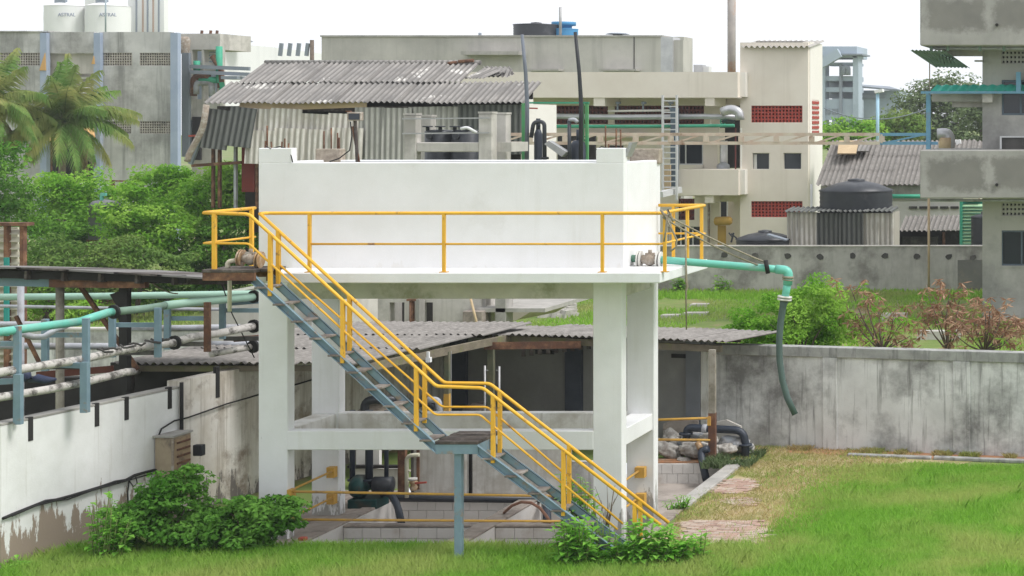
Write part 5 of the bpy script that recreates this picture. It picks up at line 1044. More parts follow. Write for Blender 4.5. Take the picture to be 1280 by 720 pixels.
t.part('lower_leg', MB().box(X(104,26.95)-.052,X(104,26.95)+.052,26.95,27.04,2.1,Z(453,26.95)), steel_blue); t.part('lower_leg', MB().box(X(22,25.92)-.05,X(22,25.92)+.05,25.9,25.98,2.1,Z(468,25.92)), steel_blue)
def prun(lst, r): return MB().tube([P(u,v,yr_(u)) for u, v in lst], r, 12)
t = T('process_pipe', 'mint green process pipe rising along the steel rack to a black flange', 'pipe', P(0,415,25.8), 'pipes on the rack')
t.part('run', prun(((-60,423),(0,415),(50,408.5),(100,402)), .062), mint); t.part('run', prun(((100,402),(118,396),(134,391),(140,390)), .063), mint)
t.part('dull_run', prun(((140,390),(180,386),(206,382)), .06), mat('mossy_mint', (.22,.32,.25), (.16,.24,.19), 3, .7)); t.part('run', prun(((206,382),(240,378),(318,371)), .068), mint_pale)
for u, v in ((141,390),(316,371)): t.part('flange', MB().tube([P(u,v,yr_(u)),P(u+2.5,v-.4,yr_(u+2.5))], .11, 16), cable_m)
t = T('process_pipe', 'upper white wrapped pipe with torn lagging on the steel rack', 'pipe', P(0,465,25.8), 'pipes on the rack')
t.part('run', prun(((-60,478),(0,465.5),(60,456),(100,450),(150,438.5),(190,432),(216,429)), .064), white_pipe); t.part('run', prun(((216,429),(240,421.5),(275,416.5),(318,407.5)), .066), white_pipe)
for u, v in ((217,428.5),(316,408)): t.part('flange', MB().tube([P(u,v,yr_(u)),P(u+2.5,v-.5,yr_(u+2.5))], .115, 16), cable_m)
rr3 = random.Random(4)
for k in range(8):
    u = rr3.uniform(105,200); v = 450-(u-100)*.19; y = yr_(u); t.part('torn_lagging', MB().tube([P(u+i*5, v-7+rr3.uniform(-3,1.5), y-.05) for i in range(5)], .018, 5), sooty)
t = T('process_pipe', 'lower white wrapped pipe passing under the rack beams', 'pipe', P(0,497,25.8), 'pipes on the rack')
t.part('run', prun(((-60,509),(0,496.5),(60,487),(105,478),(150,467)), .06), white_pipe); t.part('run', MB().tube(rounded([P(148,467.4,yr_(148)),P(158,465,yr_(158)),P(172,464,32.0)],.3), .06, 12), white_pipe); t.part('far_run', MB().tube([P(262,443,30.3),P(316,433,30.8)], .055, 10), white_pipe); t.part('flange', MB().tube([P(315,433.5,30.75),P(318,433,30.8)], .11, 16), cable_m)
for u0, u1, v0, v1, y, rad, m, lab in ((-80,322,372,367,32.6,.062,mint_pale,'pale green pipe crossing straight behind the dark canopy posts'),(-80,300,381,387,32.5,.03,grey_pipe,'thin dark grey pipe just below the pale green crossing pipe'),(-80,180,431,433,33,.062,grey_pipe,'lilac grey pipe crossing low behind the rack'),(150,300,410,409,33.2,.06,grey_pipe,'grey pipe crossing at mid height right of the black canopy post'),(-80,52,404,405,32,.05,grey_pipe,'short lilac pipe ending in a bend behind the left rack posts'),(262,322,430,430,33,.06,grey_pipe,'grey pipe stub above the shed roof left of the white column')):
    single('cross_pipe', lab, 'pipe', MB().tube([P(u0,v0,y),P((u0+u1)/2,(v0+v1)/2+.8,y),P(u1,v1,y)], rad, 10), m, 'crossing pipes')
single('sagging_pipe', 'sagging grey plastic pipe under the mint pipe at the left', 'pipe', MB().tube([P(28,417,26.6),P(42,421.5,26.7),P(55,421,26.8),P(68,413,27),P(85,406,27.2)], .045, 8), grey_pipe)
single('wire_stay', 'thin dark wire hanging from the stair landing across the pipes', 'wire', MB().tube([P(278,357,30),P(290,392,30.3),P(318,447,30.7)], .010, 5), cable_m)
single('wire_stay', 'thin pale wire drooping from the canopy beam to the pale green pipe', 'wire', MB().tube(sag(P(188,352,30.2),P(222,367,31),.05), .012, 5), rope_m)
single('blue_tarp', 'crumpled dark blue tarpaulin bundled on a rail behind the rack posts', 'tarpaulin', MB().tube([P(26,472,28),P(32,468,28),P(36,474,28)],[.05,.12,.05],8).tube([P(36,476,28.1),P(48,473,28.1),P(58,475,28.1),P(70,474,28.1)],[.03,.07,.06,.02],8), mat('navy_tarp', (.03,.04,.08), (.05,.06,.11), 8, .6, bump=.4))
single('rust_beam', 'red brown rusty channel beam lying level behind the rack', 'beam', MB().bar(P(46,469,29.9),P(142,461,30.2),.06,.11), mat('red_rust', (.15,.055,.04), (.10,.04,.03), 6, .9))
single('dark_wall', 'low black wall standing in for the shade behind the white boundary wall', 'wall', MB().box(X(-140,31.9),X(330,31.9),31.9,32.1,0,Z(472,31.9)).box(X(140,31.9),X(330,31.9),31.85,31.9,0,2.2), dark_in)  # added black wall, the darkness under the roof put into its colour
# dark canopy
yc = 29.6
t = T('canopy', 'dark weathered flat canopy on two posts beyond the pipe rack', 'canopy', (X(110,yc),yc,0))
for k, (u0, u1, v0, v1) in enumerate(((-90,26,331,334),(20,86,334,337),(82,148,336.5,340.5),(142,202,340,343.5),(196,251,343,346.5))):
    t.part('roof_sheet', MB().prism([P(u0,v0,yc-.4),P(u1,v1,yc-.4),P(u1,v1+2.2,yc-.4),P(u0,v0+2.2,yc-.4)],(.35,2.0,-.175)), dark_wood if k % 2 else mat('grey_canopy_sheet', (.22,.21,.20), (.16,.15,.145), 3, .9))
for k in range(7): u = -60+k*46; v = 338+k*1.6; t.part('purlin', MB().bar(P(u,v+3,yc-.3),P(u,v+3,yc-.3)+Vector((.3,1.9,-.16)),.05,.14), dark_wood)
t.part('edge_batten', MB().bar(P(-80,340,yc-.2),P(232,349,yc-.2),.05,.13), dark_in)
t.part('beam', MB().bar(P(-80,350,yc),P(66,352,yc),.12,.16), steel_blue); t.part('rust_beam', MB().bar(P(64,352,yc-.1),P(184,353,yc-.1),.12,.18), rust)
t.part('post', MB().cyl(X(75,yc+.1),yc+.1,0,Z(358,yc),.065,10), old_post); t.part('black_post', MB().pb(148.5,356,158.5,560,yc,.13), dark_in); t.part('knee', MB().prism([P(137,368,yc+.02),P(162,360,yc+.02),P(158,392,yc+.02),P(150,390,yc+.02)],(0,.06,0)), dark_in)
t.part('brace', MB().bar(P(100,357,yc+.4),P(172,462,yc+.4),.06), rust); t.part('brace', MB().bar(P(20,395,yc+.4),P(50,455,yc+.4),.05), rust)
single('grey_riser', 'grey vertical pipe behind the two left rack posts', 'pipe', MB().cyl(X(26,31.5),31.5,0,Z(358,31.5),.055,10), grey_pipe)
# louvred cooling tower at the left edge
yq = 36.0
t = T('cooling_tower', 'old cream louvred cooling tower with rusty posts at the left edge of the picture', 'cooling tower', (X(8,yq),yq,0))
for k in range(21):
    v = 287 + k*9.4; t.part('slat', MB().prism([P(-70,v+6,yq-.1),P(26,v+6,yq-.1),P(26,v,yq+.05),P(-70,v,yq+.05)],(0,.03,.01)), cream_slat)
for u, m in ((7,rust),(27,rust)): t.part('post', MB().pb(u-2.5,281,u+2,500,yq-.16,.12), m)
t.part('teal_post', MB().pb(4.5,322,10,420,yq-.2,.05), teal_sheet if False else MATS['teal_panel']); t.part('cap', MB().pb(-70,278.5,33,282.5,yq-.2,.25), rust); t.part('core', MB().pb(-70,284,22,520,yq+.12,.05), cream_slat)
# low walls behind the rack
t = T('retaining_wall', 'streaked grey retaining wall behind the pipe rack with field grass above it', 'wall', (X(120,40),40,0)); t.part('wall', MB().pb(-120,412,276,530,40,.25), grey_white); t.part('coping', MB().pb(-120,410.5,276,413,39.97,.31), concrete_pale)
t = T('sump_tank', 'plain pale concrete sump with a sloping top left of the white column', 'concrete tank', (X(300,38),38,0)); t.part('wall', MB().prism([P(262,530,38),P(262,369,38),P(330,357,38),P(430,340,38),P(430,530,38)],(0,1.6,0)), concrete_pale); t.part('rim', MB().prism([P(261,371,37.97),P(261,367.5,37.97),P(330,355,37.97),P(330,358.5,37.97)],(0,1.6,0)), beige_pale)
# derelict block seen under the slab
Y = 46.0
t = T('derelict_block', 'low derelict pale concrete block with two dark doorways seen under the slab', 'building', (X(520,Y),Y,0))
for u0, u1, v0, v1 in ((396,487,330,480),(505.5,527,330,480),(541,602,330,480),(487,505.5,330,378),(527,541,330,378)): t.part('wall', MB().pb(u0,v0,u1,v1,Y,.3), concrete_pale)
t.part('doorway', MB().pb(487,378,505.5,480,Y+1.0,.1), sooty); t.part('doorway', MB().pb(527,378,541,480,Y+1.0,.1), sooty); t.part('door_reveal', MB().pb(487,378,488,480,Y+.3,.7), concrete)
t.part('rust_pipe', MB().cyl(X(515,Y-.2),Y-.2,0,Z(374,Y),.07,8), rust); t.part('pipe_head', MB().pb(508,374,521,376.5,Y-.3,.2), rust); t.part('fin', MB().pb(520,374,524,480,Y-.4,.35), concrete)
for u0, u1, m in ((602,614,concrete_pale),(618.5,632.5,concrete)): single('concrete_pillar', '%s concrete pillar standing free right of the derelict block' % ('pale' if m is concrete_pale else 'dark grey'), 'pillar', MB().pb(u0,330,u1,480,Y+.5 if m is concrete_pale else Y-.2,.5), m, bev=.02)
single('low_block', 'low brownish concrete block between the derelict block and the pillars', 'block', MB().pb(578,389,603,440,Y-.4,.4), pit_conc, bev=.02)
single('leaning_stick', 'thin leaning bamboo stick beside the low block', 'stick', MB().tube([P(600,420,Y-.6),P(588,372,Y-.6)], .03, 6), plywood)
y = 53.0; pts = [P(634,402,y),P(634,372,y),P(676,378,y)] + [P(676-k*2.5-(k*k)*.28,378+k*3.2,y) for k in range(1,8)]
t = T('concrete_ramp', 'pale concrete slab block with a curved end on the grass seen under the slab', 'block', P(655,400,y)); t.part('body', MB().prism(pts,(.4,2.2,0)), mat('tan_concrete', (.52,.46,.38), (.44,.39,.32), 2, .95)); t.part('red_strip', MB().pb(655,371.5,683,374,55.5,.3), red_paint)
for k in range(14):
    u = rnd.uniform(684,712); v = rnd.uniform(384,397); y = 14512/(v-153); o = single('rubble', 'pale rubble lump on the field beside the curved concrete block', 'rubble', MB().prism([Vector((X(u,y)+rnd.uniform(-.2,.2),y+rnd.uniform(-.2,.2),0)) + Vector((.22*math.cos(q),.22*math.sin(q),0)) for q in (0,1.2,2.3,3.4,4.6)],(.05,.05,rnd.uniform(.08,.28))), concrete_pale, 'rubble lumps')
# clutter on the field
for u, v, s, lab in ((835,398,.6,'flat pale slab lying on the field just right of the tank column'),(867,395,.8,'small pale slab lying on the field near the hanging rope'),(872,384,.6,'pale chunk on the field near the brown patch'),(1173,425,1.3,'pale box shaped block behind the compound wall under the brown shrubs'),(1115,402,.9,'whitish bundle behind the brown shrubs')):
    y = min(14512/(v-153), 64); x = X(u,y); hgt = .1 if v < 400 else .25
    single('field_debris', lab, 'debris', MB().prism([Vector((x-s/2,y,0)),Vector((x+s/2,y+.1,0)),Vector((x+s/2.2,y+.5,0)),Vector((x-s/2,y+.45,0))],(0.03,0,hgt)), concrete_pale, 'debris on the field')
# ------------------------------------------------------------------ vegetation
def npmesh(name, v, nside, m):
    n = len(v); me = bpy.data.meshes.new(name); me.vertices.add(n); me.vertices.foreach_set('co', np.ascontiguousarray(v, dtype=np.float32).ravel())
    nf = n // nside; me.loops.add(n); me.loops.foreach_set('vertex_index', np.arange(n, dtype=np.int32))
    me.polygons.add(nf); me.polygons.foreach_set('loop_start', np.arange(0, n, nside, dtype=np.int32))
    try: me.polygons.foreach_set('loop_total', np.full(nf, nside, dtype=np.int32))
    except Exception: pass
    me.materials.append(m); me.update(calc_edges=True); return me
def norm(a): return a / (np.linalg.norm(a, axis=1, keepdims=True) + 1e-9)
def leafquads(pos, out, size, asp=.45, up=.6, droop=.0):
    """one diamond leaf per position; 'out' points away from the clump centre"""
    n = len(pos); nm = norm(out*.6 + nr.normal(0,.55,(n,3)) + np.array([0,0,up])); t = nr.normal(0,1,(n,3)) + out*.7 - np.array([0,0,droop])
    t = norm(t - nm*np.sum(t*nm,1,keepdims=True)); b = np.cross(nm, t); s = size*nr.uniform(.6,1.3,(n,1))
    q = np.stack([pos - t*s*.5, pos + b*s*asp*.5 - nm*s*.06, pos + t*s*.5, pos - b*s*asp*.5 - nm*s*.06], 1)
    return q.reshape(-1,3)
def clumps(cs, rs, per, size, asp=.45, up=.6, droop=0, shell=.68):
    vs = []
    for c, r in zip(cs, rs):
        d = norm(nr.normal(0,1,(per,3))); k = nr.uniform(shell,1.08,(per,1)); p = d*k*np.array(r) + np.array(c)
        vs.append(leafquads(p, d, size, asp, up, droop))
    return np.concatenate(vs)
def tree(name, label, cat, env, y, m, n_cl, per, size, cr=(.35,.6), seed=1, trunk=None, group=None, asp=.45, limbs=7, base=None, flatz=.52, up=.85, droop=0):
    """env: list of (u, v, ru, rv) ellipses in the picture at depth y that the crown fills; crown is as deep as it is wide"""
    global nr
    nr = np.random.RandomState(seed); cs, rs = [], []
    area = [a[2]*a[3] for a in env]; tot = sum(area)
    for (u, v, ru, rv), ar in zip(env, area):
        k = max(3, int(n_cl*ar/tot)); ax, az = ru*y/F, rv*y/F; c = np.array(P(u,v,y))
        d = norm(nr.normal(0,1,(k,3))); rad = nr.uniform(.25,1.0,(k,1))**.5
        for p in d*rad*np.array([ax*.88, max(ax*.7,.3), az*.88]):
            rr_ = nr.uniform(*cr); cs.append(c+p); rs.append((rr_, rr_, rr_*flatz))
    bu, bz = base or (env[0][0], 0); bpos = Vector((X(bu,y), y, bz)); t = T(name, label, cat, bpos, group)
    tm = MB(); h = sum(c[2] for c in cs)/len(cs)
    th = trunk or .09*max(1,h/4); top = bpos.lerp(Vector(np.mean(cs,0)), .55)
    tm.tube([bpos, bpos.lerp(top,.5)+Vector((.08,0,0)), top], [th, th*.8, th*.6], 8)
    t.part('trunk', tm, bark); lm = MB()
    for i in nr.choice(len(cs), min(limbs, len(cs)), False):
        e = Vector(cs[i]); lm.tube([top.lerp(bpos,.15), top.lerp(e,.5)+Vector((0,0,.1)), e], [th*.45, th*.3, th*.1], 6)
    t.part('limb', lm, bark)
    v = clumps(cs, rs, per, size, asp, up, droop) - np.array(bpos)
    link('crown', npmesh('crown', v, 4, m), t.o); return t
G = 'green trees between the factory and the canopy'
tree('tree', 'dark bushy tree at the left edge below the left palm', 'tree', [(10,225,55,58),(30,290,60,50),(-30,260,60,80)], 62, leaf_a, 80, 170, .16, (.4,.75), 2, group=G)
tree('tree', 'mid green tree in front of the palm trunk', 'tree', [(90,235,45,33),(75,275,55,45),(140,250,30,20)], 66, leaf_b, 62, 170, .16, (.35,.65), 3, group=G)
tree('tree', 'dark green tree behind the black tank lid', 'tree', [(120,300,55,50),(95,330,50,40)], 64, leaf_a, 60, 170, .15, (.35,.65), 4, group=G)
tree('tree', 'bright feathery tree right of the black tank with pale limbs', 'tree', [(170,265,40,36),(205,285,38,38),(160,305,45,40)], 60.5, leaf_b, 64, 190, .15, (.32,.6), 5, group=G, limbs=14)
tree('tree', 'light green tree in front of the factory wall left of the corrugated shed', 'tree', [(205,225,42,25),(190,245,40,30),(225,250,40,40)], 65, leaf_b, 52, 180, .15, (.32,.6), 6, group=G)
tree('tree', 'full bright green tree beside the white tank', 'tree', [(282,230,42,30),(262,255,50,34),(305,250,36,36)], 63.5, leaf_b, 70, 190, .15, (.32,.62), 7, group=G)
tree('tree', 'dark layered tree behind the top stair landing', 'tree', [(285,310,52,42),(245,320,55,36),(300,345,50,28)], 61.5, leaf_a, 70, 180, .15, (.35,.6), 8, group=G, flatz=.5)
tree('bush', 'olive yellow bush just above the canopy at left', 'bush', [(55,322,42,30),(100,330,40,28),(80,350,60,30)], 58.5, leaf_c, 52, 190, .13, (.3,.5), 9, group=G)
tree('bush', 'dusty green bush above the middle of the canopy', 'bush', [(150,325,50,32),(200,335,50,28),(130,355,50,24)], 58.8, leaf_c, 52, 190, .13, (.3,.5), 10, group=G)
tree('bush', 'dark low bush below the canopy edge left of the pale concrete sump', 'bush', [(195,362,60,20),(265,355,50,24)], 62, leaf_a, 40, 190, .14, (.3,.5), 12, group=G)
tree('bush', 'yellow green low bush on the field seen between canopy posts', 'bush', [(60,372,45,20),(105,385,40,18),(20,380,40,24)], 58, leaf_b, 36, 170, .13, (.3,.5), 13, group=G)
y = 63.2; tt = T('water_tank', 'black conical tank with a turquoise valve poking out of the green trees', 'water tank', (X(118,y),y+.6,0)); x = X(118,y)
tt.part('shell', MB().lathe(x,y+.6,[(.50,Z(300,y)),(.50,Z(258.5,y)),(.56,Z(258.5,y)),(.36,Z(252,y)),(.1,Z(250.5,y)),(.01,Z(250.4,y))],20), mat('sunbleached_black_plastic', (.10,.105,.115), (.22,.22,.23), .9, .7)); tt.part('stand', MB().box(x-.4,x+.4,y+.2,y+1,0,Z(300,y)), rust); tt.part('valve', MB().bar((x+.02,y+.4,Z(251,y)),(x+.02,y+.4,Z(243,y)),.09).bar((x,y+.4,Z(243.5,y)),(x+.18,y+.4,Z(243.5,y)),.1), MATS['mint_pipe_paint'])
# white lattice rail in front of the factory
t = T('lattice_rail', 'short white lattice rail with a rusty post in front of the factory wall', 'railing', P(128,237,70)); y = 70
t.part('rail', MB().bar(P(100,229,y),P(137,228,y),.06).bar(P(100,235,y),P(137,234.5,y),.06), far_white); t.part('web', MB().bar(P(104,234,y),P(112,229,y),.05).bar(P(112,229,y),P(120,234,y),.05).bar(P(120,234,y),P(128,229,y),.05).bar(P(128,229,y),P(136,234,y),.05), far_white); t.part('post', MB().pb(138,226,142,250,y,.1), rust); t.part('top_bar', MB().bar(P(132,226,y),P(170,226.5,y),.06), rust)
# palms
mat('weed_stem', (.12,.22,.05), (.2,.22,.08), 5, .8)
def palm(u, v, vb, y, label, seed, n=19, L=3.6):
    r = random.Random(seed); c = P(u,v,y); t = T('palm_tree', label, 'palm tree', (X(u-2,y),y,0), 'coconut palms')
    t.part('trunk', MB().tube([(X(u-3,y),y,0),(X(u-4,y),y,c.z*.5),c-Vector((0,0,.3)),c], [.22,.15,.14,.1], 10), palm_bark)
    for k in range(n):
        a = 2*math.pi*k/n*1.618*2 + r.uniform(-.2,.2); el = R(r.choice((78,64,50,38,26,14,4,-10))+r.uniform(-6,6)); dead = k > n-3
        if dead: el = R(-35-12*(k % 3))
        d = Vector((math.cos(a)*math.cos(el), math.sin(a)*math.cos(el)*.9, math.sin(el))); l = L*r.uniform(.75,1.05)*(.7 if dead else 1)
        pts = []; vv = []; p = c.copy(); dd = d.copy(); side = d.cross(Vector((0,0,1))).normalized() if abs(d.z) < .97 else Vector((1,0,0))
        for i in range(15):
            pts.append(p.copy()); p = p + dd*(l/14); dd = (dd + Vector((0,0,-.085 - .035*(1-abs(d.z))))).normalized()
        for i in range(2,15):
            tt_ = (pts[min(i+1,14)]-pts[i-1]).normalized(); up_ = side.cross(tt_).normalized()
            for q in range(4):
                b0 = pts[i-1].lerp(pts[i], q/4); ll = .8*math.sin(math.pi*min(.97,(i+q/3)/15.5+.08))**.6*r.uniform(.8,1.1)
                for sgn in (-1,1):
                    e = b0 + (side*sgn*.6 + tt_*.6 + Vector((0,0,r.uniform(-.75,-.35) if not dead else -.9)) + up_*.1).normalized()*ll; w = tt_*.036
                    m_ = b0.lerp(e,.5) + up_*.08; vv += [b0-w, b0+w, m_+w*.9, m_-w*.9, m_-w*.9, m_+w*.9, e+Vector((0,0,-.15))+w*.15, e+Vector((0,0,-.15))-w*.15]
        me = npmesh('frond', np.array([tuple(q-t.loc) for q in vv]), 4, palm_dead if dead else palm_leaf); f = link('frond', me, t.o)
        t.part('rachis', MB().tube(pts, [.028-.0017*i for i in range(15)], 5), MATS['weed_stem'] if not dead else palm_bark, f)
palm(80, 152, 215, 78, 'coconut palm with drooping fronds and brown skirt before the factory door', 5, 38, 3.2)
palm(-14, 132, 240, 76, 'coconut palm cut by the left edge of the picture', 8, 34, 3.1)
# far trees right
G2 = 'hazy trees beyond the store roof'
tree('tree', 'tall open hazy tree behind the blue truss post', 'tree', [(1185,118,46,26),(1155,136,46,34),(1205,150,40,32),(1185,178,60,20),(1130,158,30,24)], 135, leaf_f, 105, 125, .34, (.7,1.4), 21, group=G2, trunk=.35)
tree('tree', 'rounded hazy green tree behind the street lamp', 'tree', [(1128,160,30,26),(1112,170,28,22)], 120, leaf_c, 40, 130, .32, (.6,1.2), 22, group=G2, trunk=.3)
tree('tree', 'low bright hazy tree beside the cream stair tower', 'tree', [(1060,165,34,18),(1036,172,26,16),(1085,170,26,16)], 118, leaf_b, 40, 130, .32, (.6,1.1), 23, group=G2, trunk=.3)
tree('tree', 'grey green hazy tree just left of the raw concrete block', 'tree', [(1226,160,30,40),(1240,130,30,30)], 128, leaf_f, 36, 130, .34, (.7,1.3), 24, group=G2, trunk=.3)
# bush and brown shrubs behind the compound wall
tree('bush', 'big rounded glossy green bush behind the compound wall and the drain hose', 'bush', [(1010,385,44,36),(965,400,46,34),(935,415,32,26),(1030,365,30,20),(1045,405,38,32),(1000,425,70,22)], 38.6, leaf_b, 120, 150, .085, (.2,.34), 31, asp=.5, limbs=12, trunk=.07)
def dry_shrub(label, ub, tops, y, seed, green=0):
    global nr
    nr = np.random.RandomState(seed); r = random.Random(seed); bpos = Vector((X(ub,y),y,0)); t = T('dry_shrub', label, 'shrub', bpos, 'brown shrubs behind the wall'); sm = MB(); vs = []; gs = []
    fork = P(ub+4,440,y)
    for (u, v) in tops:
        e = P(u,v,y+r.uniform(-.5,.5)); sm.tube([fork, fork.lerp(e,.5)+Vector((r.uniform(-.08,.08),0,-.04)), e], [.025,.016,.008], 5)
        for k in range(11):
            c = e + Vector((r.uniform(-.36,.36), r.uniform(-.2,.2), r.uniform(-.28,.16))); n = 11
            d = norm(np.array([[r.uniform(-1,1), r.uniform(-1,1), r.uniform(-1.1,.25)] for _ in range(n)])); p0 = np.repeat(np.array(c)[None],n,0); L = nr.uniform(.10,.24,(n,1)); sd_ = norm(np.cross(d, nr.normal(0,1,(n,3))))
            q = np.stack([p0, p0+d*L*.5+sd_*.016, p0+d*L, p0+d*L*.5-sd_*.016],1).reshape(-1,3); (gs if r.random() < green else vs).append(q)
    sm.tube([bpos, fork], [.04,.028], 6); t.part('stem', sm, bark)
    link('dry_leaves', npmesh('dry_leaves', np.concatenate(vs)-np.array(bpos), 4, leaf_dry), t.o)
    if gs: link('green_leaves', npmesh('green_leaves', np.concatenate(gs)-np.array(bpos), 4, leaf_b), t.o)
dry_shrub('brown leaved shrub mingled with green beside the glossy bush', 1098, [(1062,357),(1080,370),(1098,378),(1070,392),(1118,388),(1088,402),(1110,405),(1128,402),(1102,420),(1078,425),(1062,395),(1138,420),(1120,425)], 38.2, 41, .25)
dry_shrub('tallest brown leaved shrub leaning left in front of the far wall', 1181, [(1188,358),(1160,370),(1175,380),(1200,372),(1165,390),(1152,395),(1185,400),(1198,388),(1207,395)], 38.4, 42, .08)
dry_shrub('widest brown leaved shrub in front of the raw concrete block', 1226, [(1238,376),(1215,385),(1232,392),(1250,402),(1265,405),(1222,405),(1205,410),(1245,420),(1195,420),(1262,423),(1275,415),(1240,408),(1255,390)], 38.0, 43, .03)
# foreground shrubs
G3 = 'weeds at the foot of the walls'
tree('bush', 'dense dark green bush at the foot of the rusty cabinet', 'bush', [(215,640,58,46),(175,655,52,40),(250,668,60,28),(228,606,30,30),(200,620,30,34)], 26.9, leaf_d, 130, 95, .088, (.10,.25), 51, group=G3, asp=.55, trunk=.03, base=(215,0))
tree('bush', 'lower dark green bush in front of the left white column', 'bush', [(300,652,54,32),(342,643,36,26),(285,672,58,20),(358,648,22,20),(320,632,24,18)], 26.8, leaf_d, 105, 95, .085, (.09,.22), 52, group=G3, asp=.55, trunk=.03, base=(300,0))
def weed(label, ub, y, stalks, m, lsize, seed, name='weed', per=16, asp=.5, cat='plant'):
    """upright stalks with pairs of broad leaves; stalks = (u_top, v_top)"""
    global nr
    nr = np.random.RandomState(seed); r = random.Random(seed); bpos = Vector((X(ub,y),y,0)); t = T(name, label, cat, bpos, G3); sm = MB(); vs = []
    for u, v in [(a_+r.uniform(-9,9)*(q>0), b_+r.uniform(-6,9)*(q>0)) for a_, b_ in stalks for q in range(3)]:
        yy = y + r.uniform(-.12,.12); e = P(u,v,yy); b = Vector((X(ub+(u-ub)*.55,y),yy,0)); sm.tube([b, b.lerp(e,.5)+Vector((r.uniform(-.03,.03),0,0)), e], [.012,.009,.004], 5)
        for k in range(per):
            f = .25+.75*(k+1)/per; c = b.lerp(e, f); a = k*2.4 + r.uniform(-.3,.3); L = lsize*r.uniform(.7,1.2)*(1.1-.35*f if f < .95 else .7)
            d = Vector((math.cos(a), math.sin(a), r.uniform(-.15,.55))).normalized(); s = d.cross(Vector((0,0,1))).normalized(); n_ = s.cross(d); w = L*asp/2; mid = c + d*L*.55; tip = c + d*L + Vector((0,0,-L*.15))
            vs += [c, mid+s*w+n_*w*.3, tip, mid, c, mid, tip, mid-s*w+n_*w*.3]
    t.part('stem', sm, mat('weed_stem', (.12,.22,.05), (.2,.22,.08), 5, .8) if 'weed_stem' not in MATS else MATS['weed_stem'])
    link('leaves', npmesh('leaves', np.array([tuple(q-bpos) for q in vs]), 4, m), t.o)
weed('tall pale weed with big oval leaves against the peeling white wall', 135, 26.3, [(115,628),(128,645),(138,618),(150,640),(160,652),(120,655),(145,660),(133,668),(155,675),(125,680)], leaf_e, .17, 61, per=11)
weed('small pale weed at the bottom left corner of the picture', 20, 25.75, [(12,700),(22,705),(30,702),(18,712)], leaf_e, .16, 62, per=8)
weed('lush lime green weed hiding the foot of the stair', 722, 25.9, [(700,655),(712,650),(724,648),(735,652),(705,672),(720,668),(738,672),(745,690),(698,690),(728,690),(712,695)], leaf_e, .21, 63, per=15)
weed('broad leaved green weed right of the stair foot', 800, 25.95, [(768,668),(785,655),(800,652),(815,655),(830,662),(840,660),(778,685),(795,680),(812,678),(828,685),(845,680),(760,690),(805,695),(856,668),(868,676),(850,690),(835,694)], leaf_e, .22, 64, per=15)
weed('small separate green weed on the edge of the brick path', 872, 26.3, [(868,672),(876,668),(880,690),(862,690),(890,695),(870,688)], leaf_e, .15, 65, per=10)
weed('twining weed with yellowing leaves climbing the lower stair rail', 722, 26.75, [(705,592),(715,600),(728,598),(738,608),(722,612),(712,625),(732,628),(742,622),(718,640),(705,645)], leaf_e, .16, 66, per=13)
weed('dark scrubby weed between the two green weeds by the stair', 752, 26.3, [(742,660),(752,652),(762,658),(770,668),(748,678),(760,682)], leaf_d, .08, 67, per=18)
t = T('dead_vine', 'bare grey dead vine twisting up the stained foot of the right column', 'vine', (X(755,27.3),27.3,0), G3); sm = MB(); r = random.Random(9)
for k in range(16):
    u, v = r.uniform(738,775), r.uniform(605,660); pts = [P(752+r.uniform(-6,6),690,27.3)]; 
    for f in (.35,.7,1): pts.append(P(752+(u-752)*f+r.uniform(-4,4), 690+(v-690)*f, 27.3+r.uniform(-.1,.1)))
    sm.tube(pts, [.010,.008,.006,.003], 4)
t.part('stem', sm, bark)
weed('leafy weed sprouting in the far right pit', 845, 29.9, [(838,625),(846,620),(855,626),(862,624),(850,630)], leaf_e, .10, 68, per=10)
weed('weeds growing on the derelict roof edge behind the stair', 380, 38.5, [(372,415),(380,410),(388,412),(394,416),(376,418)], leaf_e, .16, 69, per=10)
t = T('fallen_brick', 'orange red broken brick lying on the apron behind the left bush', 'brick', P(378,672,27.6)); t.part('body', MB().box(X(372,27.6),X(381,27.6),27.6,27.7,.01,.08), red_paint, bev=.01)
weed('tuft of weeds growing on the far grey wall by the hanging rope', 847, 68.2, [(843,352),(850,348),(855,356)], leaf_b, .3, 70, per=8)
weed('pale weed at the foot of the far grey wall below the ropes', 903, 68.2, [(898,352),(904,347),(909,352)], leaf_b, .3, 71, per=8)
# grasses
def blades(name, pts, h, w, m, lean=.35, seed=1):
    r_ = np.random.RandomState(seed); n = len(pts); a = r_.uniform(0,2*np.pi,n); hh = h*r_.uniform(.55,1.25,n); le = hh*lean*r_.uniform(.2,1.6,n); b = r_.uniform(0,2*np.pi,n); ww = w*r_.uniform(.7,1.3,n)
    z0 = np.zeros(n); base = np.stack([pts[:,0],pts[:,1],z0],1); sd_ = np.stack([np.cos(a)*ww/2,np.sin(a)*ww/2,z0],1); tip = base + np.stack([np.cos(b)*le,np.sin(b)*le,hh],1); mid = base + np.stack([np.cos(b)*le*.3,np.sin(b)*le*.3,hh*.55],1)
    v = np.stack([base-sd_, base+sd_, mid+sd_*.75, tip, mid-sd_*.75],1).reshape(-1,3); o = link(name, npmesh(name, v, 5, m)); o['kind'] = 'stuff'; return o
def scatter(n, x0, x1, y0, y1, keep, seed):
    r_ = np.random.RandomState(seed); p = np.stack([r_.uniform(x0,x1,n), r_.uniform(y0,y1,n)],1); return p[keep(p)]
U = lambda p: CX+F*p[:,0]/p[:,1]
V = lambda p: CY+F*H/p[:,1]
wob = lambda p: .5*np.sin(p[:,0]*2.3)+.3*np.sin(p[:,0]*5.1+p[:,1]*3)
def edge_u(p): return np.interp(V(p), [560,575,590,620,650,672,690,705,740], [1140,1105,1062,1022,998,968,936,860,840])
